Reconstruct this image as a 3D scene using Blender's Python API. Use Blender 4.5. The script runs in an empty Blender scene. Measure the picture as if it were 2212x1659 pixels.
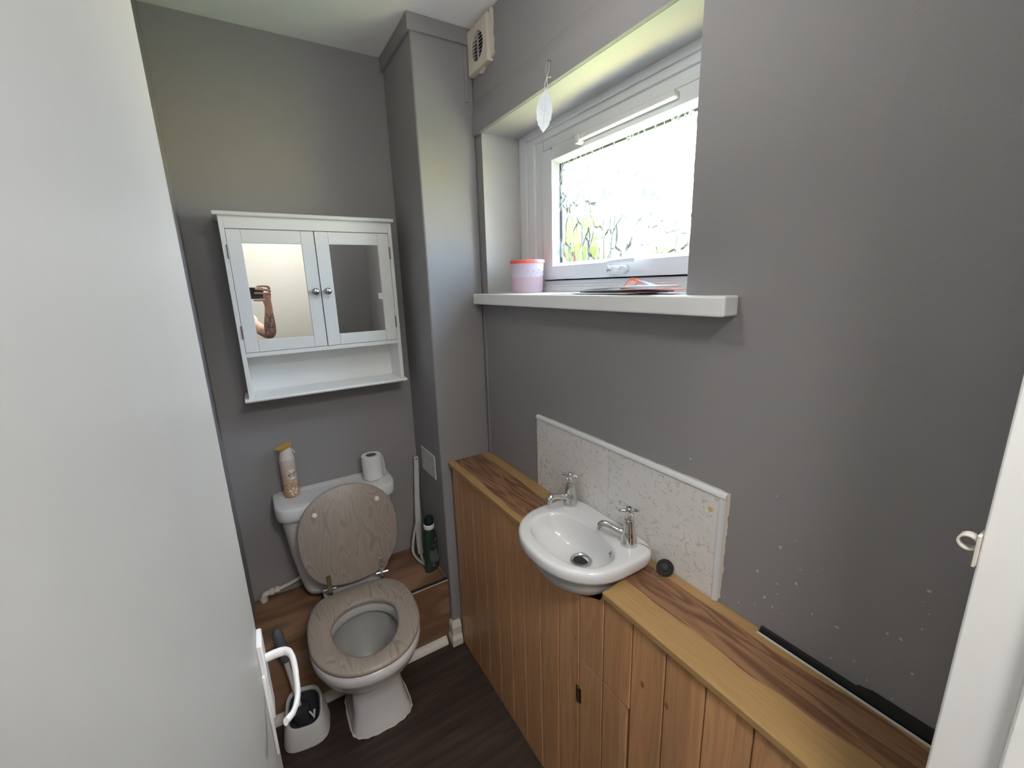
import bpy, bmesh, math, random
from mathutils import Vector, Matrix
random.seed(7)
sc = bpy.context.scene
COL = sc.collection
PI = math.pi
V = Vector

# ------------------------------------------------------------------ measured room (metres)
CAM = V((-0.7758, -1.8037, 1.5158))
CR = V((0.85344651, -0.52029109, -0.03043398))
CU = V((0.14459753, 0.18027626, 0.97292961))
CW = V((0.50072008, 0.83474406, -0.22908895))
XL, H = -0.925, 2.3485            # left wall, ceiling
CA, CB = 0.2174, 0.3117           # pipe chase width / depth
PT = 0.8346                       # worktop height
W0, W1, WZ0, WZ1 = -0.3571, -1.2212, 1.481, 2.0255   # window opening in the right wall
LH, LD = 0.311, 0.2909            # low boxing behind the pan
XJ, YF, YB = -0.28, -1.734, -1.86 # doorway jamb, front wall faces

# ------------------------------------------------------------------ materials
def new_mat(name):
    m = bpy.data.materials.new(name); m.use_nodes = True
    nt = m.node_tree; nt.nodes.clear()
    out = nt.nodes.new('ShaderNodeOutputMaterial')
    return m, nt, out

class G:
    """tiny helper around a node tree"""
    def __init__(s, nt): s.nt = nt
    def n(s, typ, **kw):
        nd = s.nt.nodes.new(typ)
        for k, v in kw.items(): setattr(nd, k, v)
        return nd
    def link(s, a, b): s.nt.links.new(a, b)
    def put(s, sock, v):
        if hasattr(v, 'links') or isinstance(v, bpy.types.NodeSocket): s.link(v, sock)
        else: sock.default_value = v
    def math(s, op, a, b=0.0, c=None, clamp=False):
        nd = s.n('ShaderNodeMath', operation=op, use_clamp=clamp)
        s.put(nd.inputs[0], a); s.put(nd.inputs[1], b)
        if c is not None: s.put(nd.inputs[2], c)
        return nd.outputs[0]
    def obj(s): return s.n('ShaderNodeTexCoord').outputs['Object']
    def sep(s, v):
        nd = s.n('ShaderNodeSeparateXYZ'); s.link(v, nd.inputs[0]); return nd.outputs
    def comb(s, x, y, z):
        nd = s.n('ShaderNodeCombineXYZ')
        s.put(nd.inputs[0], x); s.put(nd.inputs[1], y); s.put(nd.inputs[2], z); return nd.outputs[0]
    def scale(s, v, sc3, loc=(0, 0, 0)):
        nd = s.n('ShaderNodeMapping'); s.link(v, nd.inputs[0])
        nd.inputs['Scale'].default_value = sc3; nd.inputs['Location'].default_value = loc
        return nd.outputs[0]
    def noise(s, v, scale=5, detail=3, rough=.5, dist=0):
        nd = s.n('ShaderNodeTexNoise'); s.link(v, nd.inputs['Vector'])
        nd.inputs['Scale'].default_value = scale; nd.inputs['Detail'].default_value = detail
        nd.inputs['Roughness'].default_value = rough; nd.inputs['Distortion'].default_value = dist
        return nd.outputs[0]
    def voro(s, v, scale, feature='F1', rnd=1):
        nd = s.n('ShaderNodeTexVoronoi', feature=feature); s.link(v, nd.inputs['Vector'])
        nd.inputs['Scale'].default_value = scale; nd.inputs['Randomness'].default_value = rnd
        return nd
    def ramp(s, f, stops, interp='LINEAR'):
        nd = s.n('ShaderNodeValToRGB'); s.put(nd.inputs[0], f)
        cr = nd.color_ramp; cr.interpolation = interp
        while len(cr.elements) < len(stops): cr.elements.new(.5)
        for e, (p, c) in zip(cr.elements, stops):
            e.position = p; e.color = (c[0], c[1], c[2], 1) if not isinstance(c, (int, float)) else (c, c, c, 1)
        return nd.outputs[0]
    def mix(s, f, a, b, typ='MIX'):
        nd = s.n('ShaderNodeMix', data_type='RGBA', blend_type=typ)
        s.put(nd.inputs[0], f)
        for i, v in ((6, a), (7, b)):
            if isinstance(v, tuple): nd.inputs[i].default_value = (v[0], v[1], v[2], 1)
            else: s.link(v, nd.inputs[i])
        return nd.outputs[2]
    def bump(s, h, strength=.2, dist=.001):
        nd = s.n('ShaderNodeBump'); s.put(nd.inputs['Height'], h)
        nd.inputs['Strength'].default_value = strength; nd.inputs['Distance'].default_value = dist
        return nd.outputs[0]
    def bsdf(s, out, col, rough=.5, metal=0, normal=None, spec=.5, **kw):
        p = s.n('ShaderNodeBsdfPrincipled')
        if isinstance(col, tuple): p.inputs['Base Color'].default_value = (col[0], col[1], col[2], 1)
        else: s.link(col, p.inputs['Base Color'])
        s.put(p.inputs['Roughness'], rough); p.inputs['Metallic'].default_value = metal
        p.inputs['Specular IOR Level'].default_value = spec
        if normal is not None: s.link(normal, p.inputs['Normal'])
        for k, v in kw.items(): s.put(p.inputs[k.replace('_', ' ')], v)
        s.link(p.outputs[0], out.inputs[0])
        return p

def plain(name, col, rough=.5, metal=0, bump=0, bscale=200, mottle=.04, spec=.5, **kw):
    m, nt, out = new_mat(name); g = G(nt); o = g.obj()
    n = g.noise(o, 14, 4)
    c2 = tuple(min(1, v * (1 + mottle)) for v in col); c1 = tuple(v * (1 - mottle) for v in col)
    c = g.mix(n, c1, c2)
    nm = g.bump(g.noise(o, bscale, 2), bump, .0006) if bump else None
    g.bsdf(out, c, rough, metal, nm, spec, **kw)
    return m

WALL = (0.258, 0.244, 0.249)
def wall_paint(name, chips=False, col=WALL, rough=.62, grow=None):
    m, nt, out = new_mat(name); g = G(nt); o = g.obj()
    s = g.sep(o)
    big = g.noise(o, 3.2, 3)
    c = g.mix(big, tuple(v * .95 for v in col), tuple(v * 1.05 for v in col))
    fine = g.noise(o, 190, 2)
    if chips:
        # bare flecks where paint has come off the plaster, mostly low on the wall
        wv = g.n('ShaderNodeVectorMath', operation='ADD'); g.link(o, wv.inputs[0])
        nz = g.n('ShaderNodeTexNoise'); g.link(o, nz.inputs['Vector']); nz.inputs['Scale'].default_value = 60
        sc_ = g.n('ShaderNodeVectorMath', operation='SCALE'); g.link(nz.outputs[1], sc_.inputs[0]); sc_.inputs['Scale'].default_value = .012
        g.link(sc_.outputs[0], wv.inputs[1])
        v1 = g.voro(wv.outputs[0], 60)
        col_r = g.sep(v1.outputs['Color'])
        mr = g.n('ShaderNodeMapRange'); g.link(s[2], mr.inputs[0])
        mr.inputs[1].default_value = .80; mr.inputs[2].default_value = 1.30; mr.inputs[3].default_value = .75; mr.inputs[4].default_value = .012
        pick = g.math('LESS_THAN', col_r[0], mr.outputs[0])
        size = g.math('MULTIPLY', g.math('POWER', col_r[1], 3.0), .12)
        sp = g.math('LESS_THAN', v1.outputs['Distance'], g.math('ADD', size, .045))
        f = g.math('MULTIPLY', pick, sp)
        c = g.mix(g.math('MULTIPLY', f, .75), c, (.62, .58, .54))
    nm = g.bump(fine, .35, .0007)
    g.bsdf(out, c, rough, 0, nm, .4)
    return m

def wood(name, along, dark, mid, light, ring=9, stretch=.12, scale=9, rough=.42, knots=0, board=None, fine=.5, bump=.15, lines=0, kpick=.45, ksize=1.0):
    """long grain along one object axis; contour rings of stretched noise give cathedral figure"""
    m, nt, out = new_mat(name); g = G(nt); o = g.obj()
    sv = [1, 1, 1]; sv[along] = stretch
    if board:
        ax, pitch, off = board
        s = g.sep(o)
        idx = g.math('FLOOR', g.math('DIVIDE', g.math('SUBTRACT', s[ax], off), pitch))
        wn = g.n('ShaderNodeTexWhiteNoise', noise_dimensions='1D'); g.link(idx, wn.inputs['W'])
        rnd = wn.outputs['Value']
        sh = g.math('MULTIPLY', rnd, 37.0)
        cb = [s[0], s[1], s[2]]
        cb[along] = g.math('ADD', cb[along], sh)
        o2 = g.comb(*cb)
    else:
        o2 = o; rnd = None
    a = g.scale(o2, tuple(sv))
    n1 = g.noise(a, scale, 2, .45, .3)
    rings = g.math('SINE', g.math('MULTIPLY', n1, ring * 6.28))
    rings = g.math('MULTIPLY_ADD', rings, .5, .5)
    sf = [1, 1, 1]; sf[along] = .03
    n2 = g.noise(g.scale(o2, tuple(sf)), 260, 3, .6)
    f = g.math('ADD', g.math('MULTIPLY', rings, 1 - fine), g.math('MULTIPLY', n2, fine))
    c = g.ramp(f, [(.12, dark), (.5, mid), (.88, light)])
    if lines:
        ln = g.math('POWER', rings, 14.0)
        c = g.mix(g.math('MULTIPLY', g.math('MULTIPLY', ln, lines), g.ramp(n2, [(.25, 0.0), (.5, 1.0)])), c, tuple(v * .42 for v in dark))
    if rnd is not None:
        k = g.math('MULTIPLY_ADD', rnd, .30, .85)
        kk = g.comb(k, k, k)
        c = g.mix(1.0, c, kk, 'MULTIPLY')
    if knots:
        kv = [1, 1, 1]; kv[along] = .6
        vk = g.voro(g.scale(o2, tuple(kv)), knots)
        cr = g.sep(vk.outputs['Color'])
        pick = g.math('GREATER_THAN', cr[0], kpick)
        d = g.ramp(g.math('DIVIDE', vk.outputs['Distance'], g.math('MULTIPLY_ADD', cr[1], ksize * .8, ksize * .5)), [(.03, 1.0), (.075, .75), (.10, 0.0)])
        kf = g.math('MULTIPLY', d, pick)
        c = g.mix(g.math('MULTIPLY', kf, .8), c, tuple(v * .35 for v in dark))
    nm = g.bump(f, bump, .0006)
    g.bsdf(out, c, rough, 0, nm, .4)
    return m

M = {}
M['wall'] = wall_paint('grey_wall_paint')
M['wall_chips'] = wall_paint('grey_wall_paint_with_chips', True)
M['ceiling'] = plain('ceiling_white', (.88, .875, .86), .8, bump=.25, bscale=160)
M['gloss_white'] = plain('white_gloss_paint', (.83, .825, .81), .35, mottle=.02, bump=.06, bscale=90)
M['door_paint'] = plain('cream_door_paint', (.425, .412, .385), .40, mottle=.035, bump=.12, bscale=60)
M['old_white'] = plain('aged_white_paint', (.56, .52, .46), .55, mottle=.14, bump=.3, bscale=70)
M['upvc'] = plain('white_upvc', (.70, .72, .74), .28, mottle=.01)
M['gasket'] = plain('dark_gasket', (.06, .065, .07), .6)
M['spacer'] = plain('glazing_spacer', (.22, .24, .25), .4, .6)
M['reveal'] = plain('reveal_white_grey', (.42, .41, .395), .5, mottle=.05, bump=.2, bscale=150)
M['cab_white'] = plain('cabinet_white', (.82, .825, .81), .38, mottle=.015)
M['cab_line'] = plain('cabinet_shadow_gap', (.05, .05, .05), .7)
M['chrome'] = plain('chrome', (.72, .72, .72), .10, 1, mottle=.02)
M['satin'] = plain('satin_steel', (.52, .51, .50), .28, 1)
M['hinge_steel'] = plain('dull_hinge_steel', (.26, .25, .24), .45, 1, mottle=.2)
M['brass'] = plain('aged_brass', (.25, .20, .12), .4, 1, mottle=.15)
M['ceramic'] = plain('white_ceramic', (.70, .70, .70), .12, mottle=.02, spec=.6)
M['black'] = plain('black_rubber', (.015, .015, .015), .6)
M['tissue'] = plain('tissue_paper', (.74, .74, .75), .95, bump=.4, bscale=120, mottle=.02)
M['card'] = plain('cardboard_core', (.14, .11, .08), .9)
M['plastic_white'] = plain('white_plastic', (.66, .66, .66), .35, mottle=.02)
M['plastic_dirty'] = plain('scuffed_white_plastic', (.55, .54, .52), .45, mottle=.12)
M['plastic_dark'] = plain('charcoal_plastic', (.035, .04, .048), .5)
M['grip'] = plain('grey_grip', (.085, .09, .105), .6)
M['bristle'] = plain('dark_bristles', (.02, .022, .027), .9, bump=.9, bscale=260)
M['steel_plate'] = plain('blank_plate_white', (.60, .61, .60), .35, mottle=.03)
M['gold'] = plain('gold_cap', (.62, .40, .13), .32, .35)
M['can_white'] = plain('can_neck_white', (.66, .62, .57), .35)
M['label_white'] = plain('label_white', (.74, .74, .76), .5)
M['ink'] = plain('navy_ink', (.01, .012, .05), .5)
M['ink_grey'] = plain('grey_ink', (.25, .25, .26), .5)
M['green_cap'] = plain('dark_green_cap', (.006, .02, .012), .35)
M['green_bottle'] = plain('dark_green_bottle', (.020, .038, .028), .3)
M['green_label'] = plain('grey_green_label', (.10, .115, .105), .5, mottle=.15)
M['red_lid'] = plain('coral_red_lid', (.72, .10, .075), .4)
M['paper'] = plain('envelope_paper', (.72, .72, .73), .7, mottle=.03)
M['paper_orange'] = plain('orange_leaflet', (.62, .14, .06), .55, mottle=.2)
M['paper_blue'] = plain('blue_grey_leaflet', (.27, .28, .36), .55, mottle=.2)
M['paper_pink'] = plain('pale_pink_leaflet', (.62, .50, .53), .6, mottle=.1)
M['leaf_white'] = plain('painted_metal_leaf', (.40, .44, .46), .4, .2, mottle=.05)
M['string'] = plain('white_string', (.62, .62, .60), .9)
M['tshirt'] = plain('white_cotton', (.72, .72, .74), .9, bump=.3, bscale=200)
M['jeans'] = plain('dark_denim', (.03, .04, .07), .9, bump=.3, bscale=300)
M['hair'] = plain('dark_brown_hair', (.03, .02, .014), .7, bump=.8, bscale=150)
M['phone'] = plain('black_phone', (.03, .032, .04), .3)
M['eye'] = plain('eye_white', (.7, .7, .68), .3)
M['iris'] = plain('dark_iris', (.03, .02, .015), .3)
M['lip'] = plain('lips', (.42, .20, .17), .5)
M['corridor'] = plain('cream_corridor_paint', (.43, .415, .375), .75, mottle=.02, bump=.2, bscale=160)
M['carpet'] = plain('brown_carpet', (.12, .10, .085), .95, bump=.8, bscale=220, mottle=.2)
M['brick'] = plain('outer_wall', (.30, .22, .17), .9, mottle=.2)
M['plaster'] = plain('rough_filler', (.60, .55, .46), .8, mottle=.10, bump=.6, bscale=90)
M['lampshade'] = None
M['pine'] = wood('varnished_pine_boards', 2, (.43, .215, .098), (.53, .285, .136), (.60, .345, .175), ring=5, stretch=.07, scale=20, rough=.36, knots=17, board=(1, .0857, -1.105 + .0857 * 20), fine=.6, lines=.30, kpick=.40, ksize=1.0)
M['seat_wood'] = wood('grey_oak_laminate', 1, (.265, .218, .185), (.325, .275, .238), (.37, .318, .28), ring=13, stretch=.2, scale=10.0, rough=.4, fine=.7, bump=.05, lines=.5)
M['lid_wood'] = wood('grey_oak_laminate_lid', 2, (.255, .208, .178), (.315, .265, .230), (.36, .308, .27), ring=13, stretch=.2, scale=8.5, rough=.4, fine=.7, bump=.05, lines=.42)
M['ledge'] = wood('brown_stained_board', 0, (.135, .070, .040), (.20, .108, .062), (.265, .150, .088), ring=3, stretch=.3, scale=8, rough=.5, fine=.35)
def floor_mat():
    m, nt, out = new_mat('dark_wood_vinyl'); g = G(nt); o = g.obj()
    s = g.sep(o)
    idx = g.math('FLOOR', g.math('DIVIDE', s[1], .145))
    wn = g.n('ShaderNodeTexWhiteNoise', noise_dimensions='1D'); g.link(idx, wn.inputs['W'])
    o2 = g.comb(g.math('ADD', s[0], g.math('MULTIPLY', wn.outputs[0], 11.)), s[1], s[2])
    n1 = g.noise(g.scale(o2, (.10, 1, 1)), 34, 4, .6, .4)
    c = g.ramp(n1, [(.25, (.018, .012, .010)), (.55, (.040, .026, .021)), (.8, (.068, .045, .035))])
    k = g.math('MULTIPLY_ADD', wn.outputs[0], .3, .85); c = g.mix(1.0, c, g.comb(k, k, k), 'MULTIPLY')
    fr = g.math('FRACT', g.math('DIVIDE', s[1], .145))
    seam = g.math('LESS_THAN', fr, .012)
    c = g.mix(g.math('MULTIPLY', seam, .6), c, (.008, .006, .005))
    g.bsdf(out, c, .5, 0, g.bump(n1, .15, .0006), .4)
    return m
M['floor'] = floor_mat()
def worktop_mat():
    """laminate board: broad dark figured band between two plain tan bands, running along y"""
    m, nt, out = new_mat('brown_and_tan_laminate'); g = G(nt); o = g.obj()
    s = g.sep(o)
    wob = g.math('MULTIPLY', g.math('SUBTRACT', g.noise(g.scale(o, (.6, 1, 1)), 4.5, 2), .5), .045)
    xx = g.math('ADD', s[0], wob)
    n1 = g.noise(g.scale(o, (1, .11, 1)), 20, 2, .5, .5)
    rings = g.math('MULTIPLY_ADD', g.math('SINE', g.math('MULTIPLY', n1, 46.)), .5, .5)
    n2 = g.noise(g.scale(o, (1, .02, 1)), 420, 2, .6)
    f = g.math('ADD', g.math('MULTIPLY', rings, .45), g.math('MULTIPLY', n2, .55))
    darkc = g.ramp(f, [(.15, (.10, .046, .025)), (.5, (.205, .102, .052)), (.85, (.30, .165, .085))])
    tan = g.ramp(n2, [(.2, (.30, .175, .068)), (.5, (.37, .225, .092)), (.8, (.42, .265, .118))])
    # front limit of the dark band: hugs the front edge far from the door, steps inward past the basin
    lim = g.n('ShaderNodeMapRange'); g.link(s[1], lim.inputs[0]); lim.clamp = True
    lim.inputs[1].default_value = -.85; lim.inputs[2].default_value = -1.12; lim.inputs[3].default_value = -.170; lim.inputs[4].default_value = -.112
    lim2 = g.n('ShaderNodeMapRange'); g.link(s[1], lim2.inputs[0]); lim2.clamp = True
    lim2.inputs[1].default_value = -.75; lim2.inputs[2].default_value = -1.2; lim2.inputs[3].default_value = -.042; lim2.inputs[4].default_value = -.026
    a = g.math('MULTIPLY', g.math('SUBTRACT', xx, lim.outputs[0]), 350., clamp=True)
    b = g.math('MULTIPLY', g.math('SUBTRACT', lim2.outputs[0], xx), 260., clamp=True)
    c = g.mix(g.math('MULTIPLY', a, b), tan, darkc)
    g.bsdf(out, c, .42, 0, g.bump(f, .08, .0005), .4)
    return m
M['worktop'] = worktop_mat()
def tile_mat():
    m, nt, out = new_mat('flecked_stone_tile'); g = G(nt); o = g.obj()
    base = g.mix(g.noise(o, 16, 3), (.66, .635, .61), (.79, .765, .735))
    ds = g.noise(o, 30, 2)
    sc_ = g.n('ShaderNodeVectorMath', operation='SCALE')
    nz = g.n('ShaderNodeTexNoise'); g.link(o, nz.inputs['Vector']); nz.inputs['Scale'].default_value = 45; nz.inputs['Detail'].default_value = 2
    g.link(nz.outputs[1], sc_.inputs[0]); sc_.inputs['Scale'].default_value = .03
    ad = g.n('ShaderNodeVectorMath', operation='ADD'); g.link(o, ad.inputs[0]); g.link(sc_.outputs[0], ad.inputs[1])
    v = g.voro(ad.outputs[0], 60, 'DISTANCE_TO_EDGE')
    line = g.ramp(v.outputs['Distance'], [(.0, 1.0), (.05, .55), (.09, 0.0)])
    mask = g.ramp(g.noise(o, 70, 2), [(.50, 0.0), (.58, 1.0)])
    mask2 = g.ramp(g.noise(o, 9, 2), [(.30, .45), (.7, 1.0)])
    f = g.math('MULTIPLY', g.math('MULTIPLY', line, mask), g.math('MULTIPLY', mask2, .75))
    c = g.mix(f, base, (.26, .245, .245))
    g.bsdf(out, c, .25, 0, None, .5)
    return m
M['tile'] = tile_mat()
M['grout'] = plain('white_grout', (.58, .57, .54), .8, mottle=.1)
M['trim_pvc'] = plain('white_tile_trim', (.64, .65, .66), .3, mottle=.02)
M['yellow_spot'] = plain('yellow_stain', (.62, .42, .12), .6)
def bowl_mat():
    m, nt, out = new_mat('toilet_ceramic'); g = G(nt); o = g.obj(); s = g.sep(o)
    n = g.noise(o, 12, 4)
    base = g.mix(n, (.58, .565, .565), (.64, .625, .625))
    g.bsdf(out, base, .18, 0, None, .55)
    return m
M['pan'] = bowl_mat()
M['limescale_shade'] = plain('limescale_and_bowl_shade', (.30, .295, .275), .35, mottle=.16)  # limescale, with the shade of the deep bowl mixed into its grey
def can_mat():
    m, nt, out = new_mat('beige_spray_can_print'); g = G(nt); o = g.obj(); s = g.sep(o)
    f = g.noise(o, 130, 4, .6)
    mr = g.n('ShaderNodeMapRange'); g.link(s[2], mr.inputs[0]); mr.inputs[1].default_value = 0; mr.inputs[2].default_value = .15
    a = g.ramp(mr.outputs[0], [(0.0, (.46, .24, .085)), (.30, (.42, .25, .13)), (.6, (.50, .37, .27)), (1.0, (.60, .53, .47))])
    c = g.mix(g.math('MULTIPLY', g.ramp(f, [(.48, 0.0), (.62, .75)]), 1.0), a, (.66, .52, .42))
    g.bsdf(out, c, .35, .0, None, .5)
    return m
M['can'] = can_mat()
def tub_mat(name, col):
    m, nt, out = new_mat(name); g = G(nt)
    p = g.n('ShaderNodeBsdfPrincipled'); p.inputs['Base Color'].default_value = (*col, 1); p.inputs['Roughness'].default_value = .35
    t = g.n('ShaderNodeBsdfTranslucent'); t.inputs[0].default_value = (*col, 1)
    mx = g.n('ShaderNodeMixShader'); mx.inputs[0].default_value = .50
    g.link(p.outputs[0], mx.inputs[1]); g.link(t.outputs[0], mx.inputs[2]); g.link(mx.outputs[0], out.inputs[0])
    return m
M['tub'] = tub_mat('frosted_tub_plastic', (.80, .78, .85))
M['tub_liquid'] = tub_mat('pink_tub_contents', (.76, .60, .63))
def skin_mat():
    m, nt, out = new_mat('skin_with_forearm_tattoo'); g = G(nt)
    o = g.obj(); n = g.noise(o, 40, 3)
    c = g.mix(n, (.44, .245, .18), (.53, .31, .235))
    at = g.n('ShaderNodeAttribute', attribute_name='tattoo')
    sc_ = g.n('ShaderNodeVectorMath', operation='SCALE')
    nz = g.n('ShaderNodeTexNoise'); g.link(o, nz.inputs['Vector']); nz.inputs['Scale'].default_value = 40
    g.link(nz.outputs[1], sc_.inputs[0]); sc_.inputs['Scale'].default_value = .05
    ad = g.n('ShaderNodeVectorMath', operation='ADD'); g.link(o, ad.inputs[0]); g.link(sc_.outputs[0], ad.inputs[1])
    v = g.voro(ad.outputs[0], 42, 'DISTANCE_TO_EDGE')
    line = g.ramp(v.outputs['Distance'], [(.0, 1.0), (.09, .8), (.16, .15), (.5, .35)])
    f = g.math('MULTIPLY', g.math('MULTIPLY', line, at.outputs['Fac']), .8)
    c = g.mix(f, c, (.035, .035, .045))
    g.bsdf(out, c, .55, 0, g.bump(n, .15, .001), .35)
    return m
M['skin'] = skin_mat()
def mirror_mat():
    m, nt, out = new_mat('mirror_glass'); g = G(nt); o = g.obj()
    v = g.voro(o, 60); cr = g.sep(v.outputs['Color'])
    sp = g.math('MULTIPLY', g.math('LESS_THAN', v.outputs['Distance'], .07), g.math('GREATER_THAN', cr[0], .93))
    c = g.mix(sp, (.78, .80, .78), (.75, .75, .75))
    g.bsdf(out, c, g.math('MULTIPLY', sp, .6), 1, None)
    return m
M['mirror'] = mirror_mat()
def leaf_mat(name, a, b):
    m, nt, out = new_mat(name); g = G(nt); o = g.obj()
    c = g.mix(g.noise(o, 9, 4), a, b)
    p = g.bsdf(out, c, .7, 0, None, .2)
    return m
M['hedge'] = leaf_mat('hedge_leaves', (.034, .040, .010), (.062, .066, .022))
M['grass'] = leaf_mat('lawn_grass', (.16, .24, .05), (.30, .38, .10))
def glass_mat():
    m, nt, out = new_mat('rippled_obscure_glass'); g = G(nt); o = g.obj()
    # long flowing ridges like pressed 'bark' glass
    nz = g.n('ShaderNodeTexNoise'); g.link(g.scale(o, (1, 1, .45)), nz.inputs['Vector']); nz.inputs['Scale'].default_value = 11; nz.inputs['Detail'].default_value = 2
    sc_ = g.n('ShaderNodeVectorMath', operation='SCALE'); g.link(nz.outputs[1], sc_.inputs[0]); sc_.inputs['Scale'].default_value = .11
    ad = g.n('ShaderNodeVectorMath', operation='ADD'); g.link(o, ad.inputs[0]); g.link(sc_.outputs[0], ad.inputs[1])
    v = g.voro(g.scale(ad.outputs[0], (1, 1, .42)), 30, 'DISTANCE_TO_EDGE')
    ridge = g.ramp(v.outputs['Distance'], [(0, 1.0), (.05, .55), (.12, .12), (.3, 0.0)])
    soft = g.noise(g.scale(ad.outputs[0], (1, 1, .5)), 26, 2)
    h = g.math('ADD', ridge, g.math('MULTIPLY', soft, 1.2))
    nm = g.bump(h, 1.0, .004)
    rf = g.n('ShaderNodeBsdfRefraction'); rf.inputs['Color'].default_value = (.95, .97, .96, 1)
    rf.inputs['Roughness'].default_value = .0; rf.inputs['IOR'].default_value = 1.07; g.link(nm, rf.inputs['Normal'])
    tr = g.n('ShaderNodeBsdfTransparent'); tr.inputs[0].default_value = (.95, .97, .96, 1)
    gl = g.n('ShaderNodeBsdfGlossy'); gl.inputs['Roughness'].default_value = .02; gl.inputs['Color'].default_value = (.9, .95, .93, 1); g.link(nm, gl.inputs['Normal'])
    mx = g.n('ShaderNodeMixShader'); mx.inputs[0].default_value = .50
    g.link(rf.outputs[0], mx.inputs[1]); g.link(tr.outputs[0], mx.inputs[2])
    mx2 = g.n('ShaderNodeMixShader'); g.put(mx2.inputs[0], g.math('MULTIPLY_ADD', g.ramp(v.outputs['Distance'], [(0, 1.0), (.045, 1.0), (.10, 0.0)]), g.ramp(g.noise(o, 9, 2), [(.24, 0.0), (.36, .945)]), .03))
    g.link(mx.outputs[0], mx2.inputs[1]); g.link(gl.outputs[0], mx2.inputs[2])
    g.link(mx2.outputs[0], out.inputs[0])
    return m
M['glass'] = glass_mat()

# ------------------------------------------------------------------ object helpers
def tag(o, label=None, cat=None, group=None, kind=None):
    if label: o['label'] = label
    if cat: o['category'] = cat
    if group: o['group'] = group
    if kind: o['kind'] = kind
    return o
def empty(name, loc, label, cat, group=None):
    o = bpy.data.objects.new(name, None); COL.objects.link(o)
    o.location = loc; o.empty_display_size = .05
    return tag(o, label, cat, group)
def origin_of(o):
    p = V((0, 0, 0))
    while o is not None: p = p + o.location; o = o.parent
    return p
def obj(name, bm, mat, parent=None, loc=None, smooth=True, bevel=0, seg=2, subsurf=0, angle=35, weld=True):
    """link a bmesh (built in room coordinates) as one object whose origin is its parent's, or loc"""
    if weld: bmesh.ops.remove_doubles(bm, verts=bm.verts, dist=1e-6)
    org = origin_of(parent) if parent is not None else V(loc or (0, 0, 0))
    bmesh.ops.translate(bm, verts=bm.verts, vec=-org)
    bmesh.ops.recalc_face_normals(bm, faces=bm.faces)
    me = bpy.data.meshes.new(name); bm.to_mesh(me); bm.free()
    for m in (mat if isinstance(mat, (list, tuple)) else [mat]): me.materials.append(m)
    o = bpy.data.objects.new(name, me); COL.objects.link(o)
    if parent is not None: o.parent = parent
    else: o.location = org
    if smooth:
        me.polygons.foreach_set('use_smooth', [True] * len(me.polygons))
        try: me.set_sharp_from_angle(angle=math.radians(angle))
        except Exception: pass
    if bevel:
        b = o.modifiers.new('bevel', 'BEVEL'); b.width = bevel; b.segments = seg; b.limit_method = 'ANGLE'; b.angle_limit = math.radians(40)
        b.harden_normals = False
    if subsurf:
        s = o.modifiers.new('sub', 'SUBSURF'); s.levels = subsurf; s.render_levels = subsurf
    return o
def struct(name, bm, mat, **kw):
    return tag(obj(name, bm, mat, **kw), kind='structure')
def B(): return bmesh.new()
def box(bm, x0, x1, y0, y1, z0, z1, mi=0):
    vs = [bm.verts.new((x, y, z)) for x in (x0, x1) for y in (y0, y1) for z in (z0, z1)]
    fs = []
    for f in ((0, 1, 3, 2), (4, 6, 7, 5), (0, 4, 5, 1), (2, 3, 7, 6), (0, 2, 6, 4), (1, 5, 7, 3)):
        fc = bm.faces.new([vs[i] for i in f]); fc.material_index = mi; fs.append(fc)
    return fs
def frame_of(d):
    d = V(d).normalized()
    a = V((0, 0, 1)) if abs(d.z) < .9 else V((1, 0, 0))
    u = d.cross(a).normalized(); v = d.cross(u).normalized()
    return u, v
def loft(bm, rings, cap0=True, cap1=True, closed=True, mi=0):
    rs = [[bm.verts.new(p) for p in r] for r in rings]
    n = len(rs[0])
    for a, b in zip(rs, rs[1:]):
        for i in range(n if closed else n - 1):
            j = (i + 1) % n
            try: bm.faces.new((a[i], a[j], b[j], b[i])).material_index = mi
            except ValueError: pass
    if cap0: bm.faces.new(list(reversed(rs[0]))).material_index = mi
    if cap1: bm.faces.new(rs[-1]).material_index = mi
    return rs
def tube(bm, pts, rad, n=12, cap=True, flat=None, up=None, mi=0):
    """swept tube; rad a number or a list; flat = second radius factor"""
    pts = [V(p) for p in pts]
    if not isinstance(rad, (list, tuple)): rad = [rad] * len(pts)
    rings = []; pu = None
    for i, p in enumerate(pts):
        d = (pts[min(i + 1, len(pts) - 1)] - pts[max(i - 1, 0)])
        d = d.normalized()
        if pu is None:
            if up is not None: pu = (V(up) - d * V(up).dot(d)).normalized()
            else: pu = frame_of(d)[0]
        else: pu = (pu - d * pu.dot(d)).normalized()
        pv = d.cross(pu)
        r = rad[i]; r2 = r * (flat if flat else 1)
        rings.append([p + pu * (r * math.cos(2 * PI * k / n)) + pv * (r2 * math.sin(2 * PI * k / n)) for k in range(n)])
    loft(bm, rings, cap, cap, mi=mi)
def smooth_path(pts, k=6):
    """Catmull-Rom through points"""
    P = [V(p) for p in pts]; P = [P[0] * 2 - P[1]] + P + [P[-1] * 2 - P[-2]]
    out = []
    for i in range(1, len(P) - 2):
        for t in range(k):
            s = t / k
            a, b, c, d = P[i - 1], P[i], P[i + 1], P[i + 2]
            out.append(.5 * ((2 * b) + (c - a) * s + (2 * a - 5 * b + 4 * c - d) * s * s + (3 * b - a - 3 * c + d) * s ** 3))
    out.append(P[-2]); return out
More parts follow.
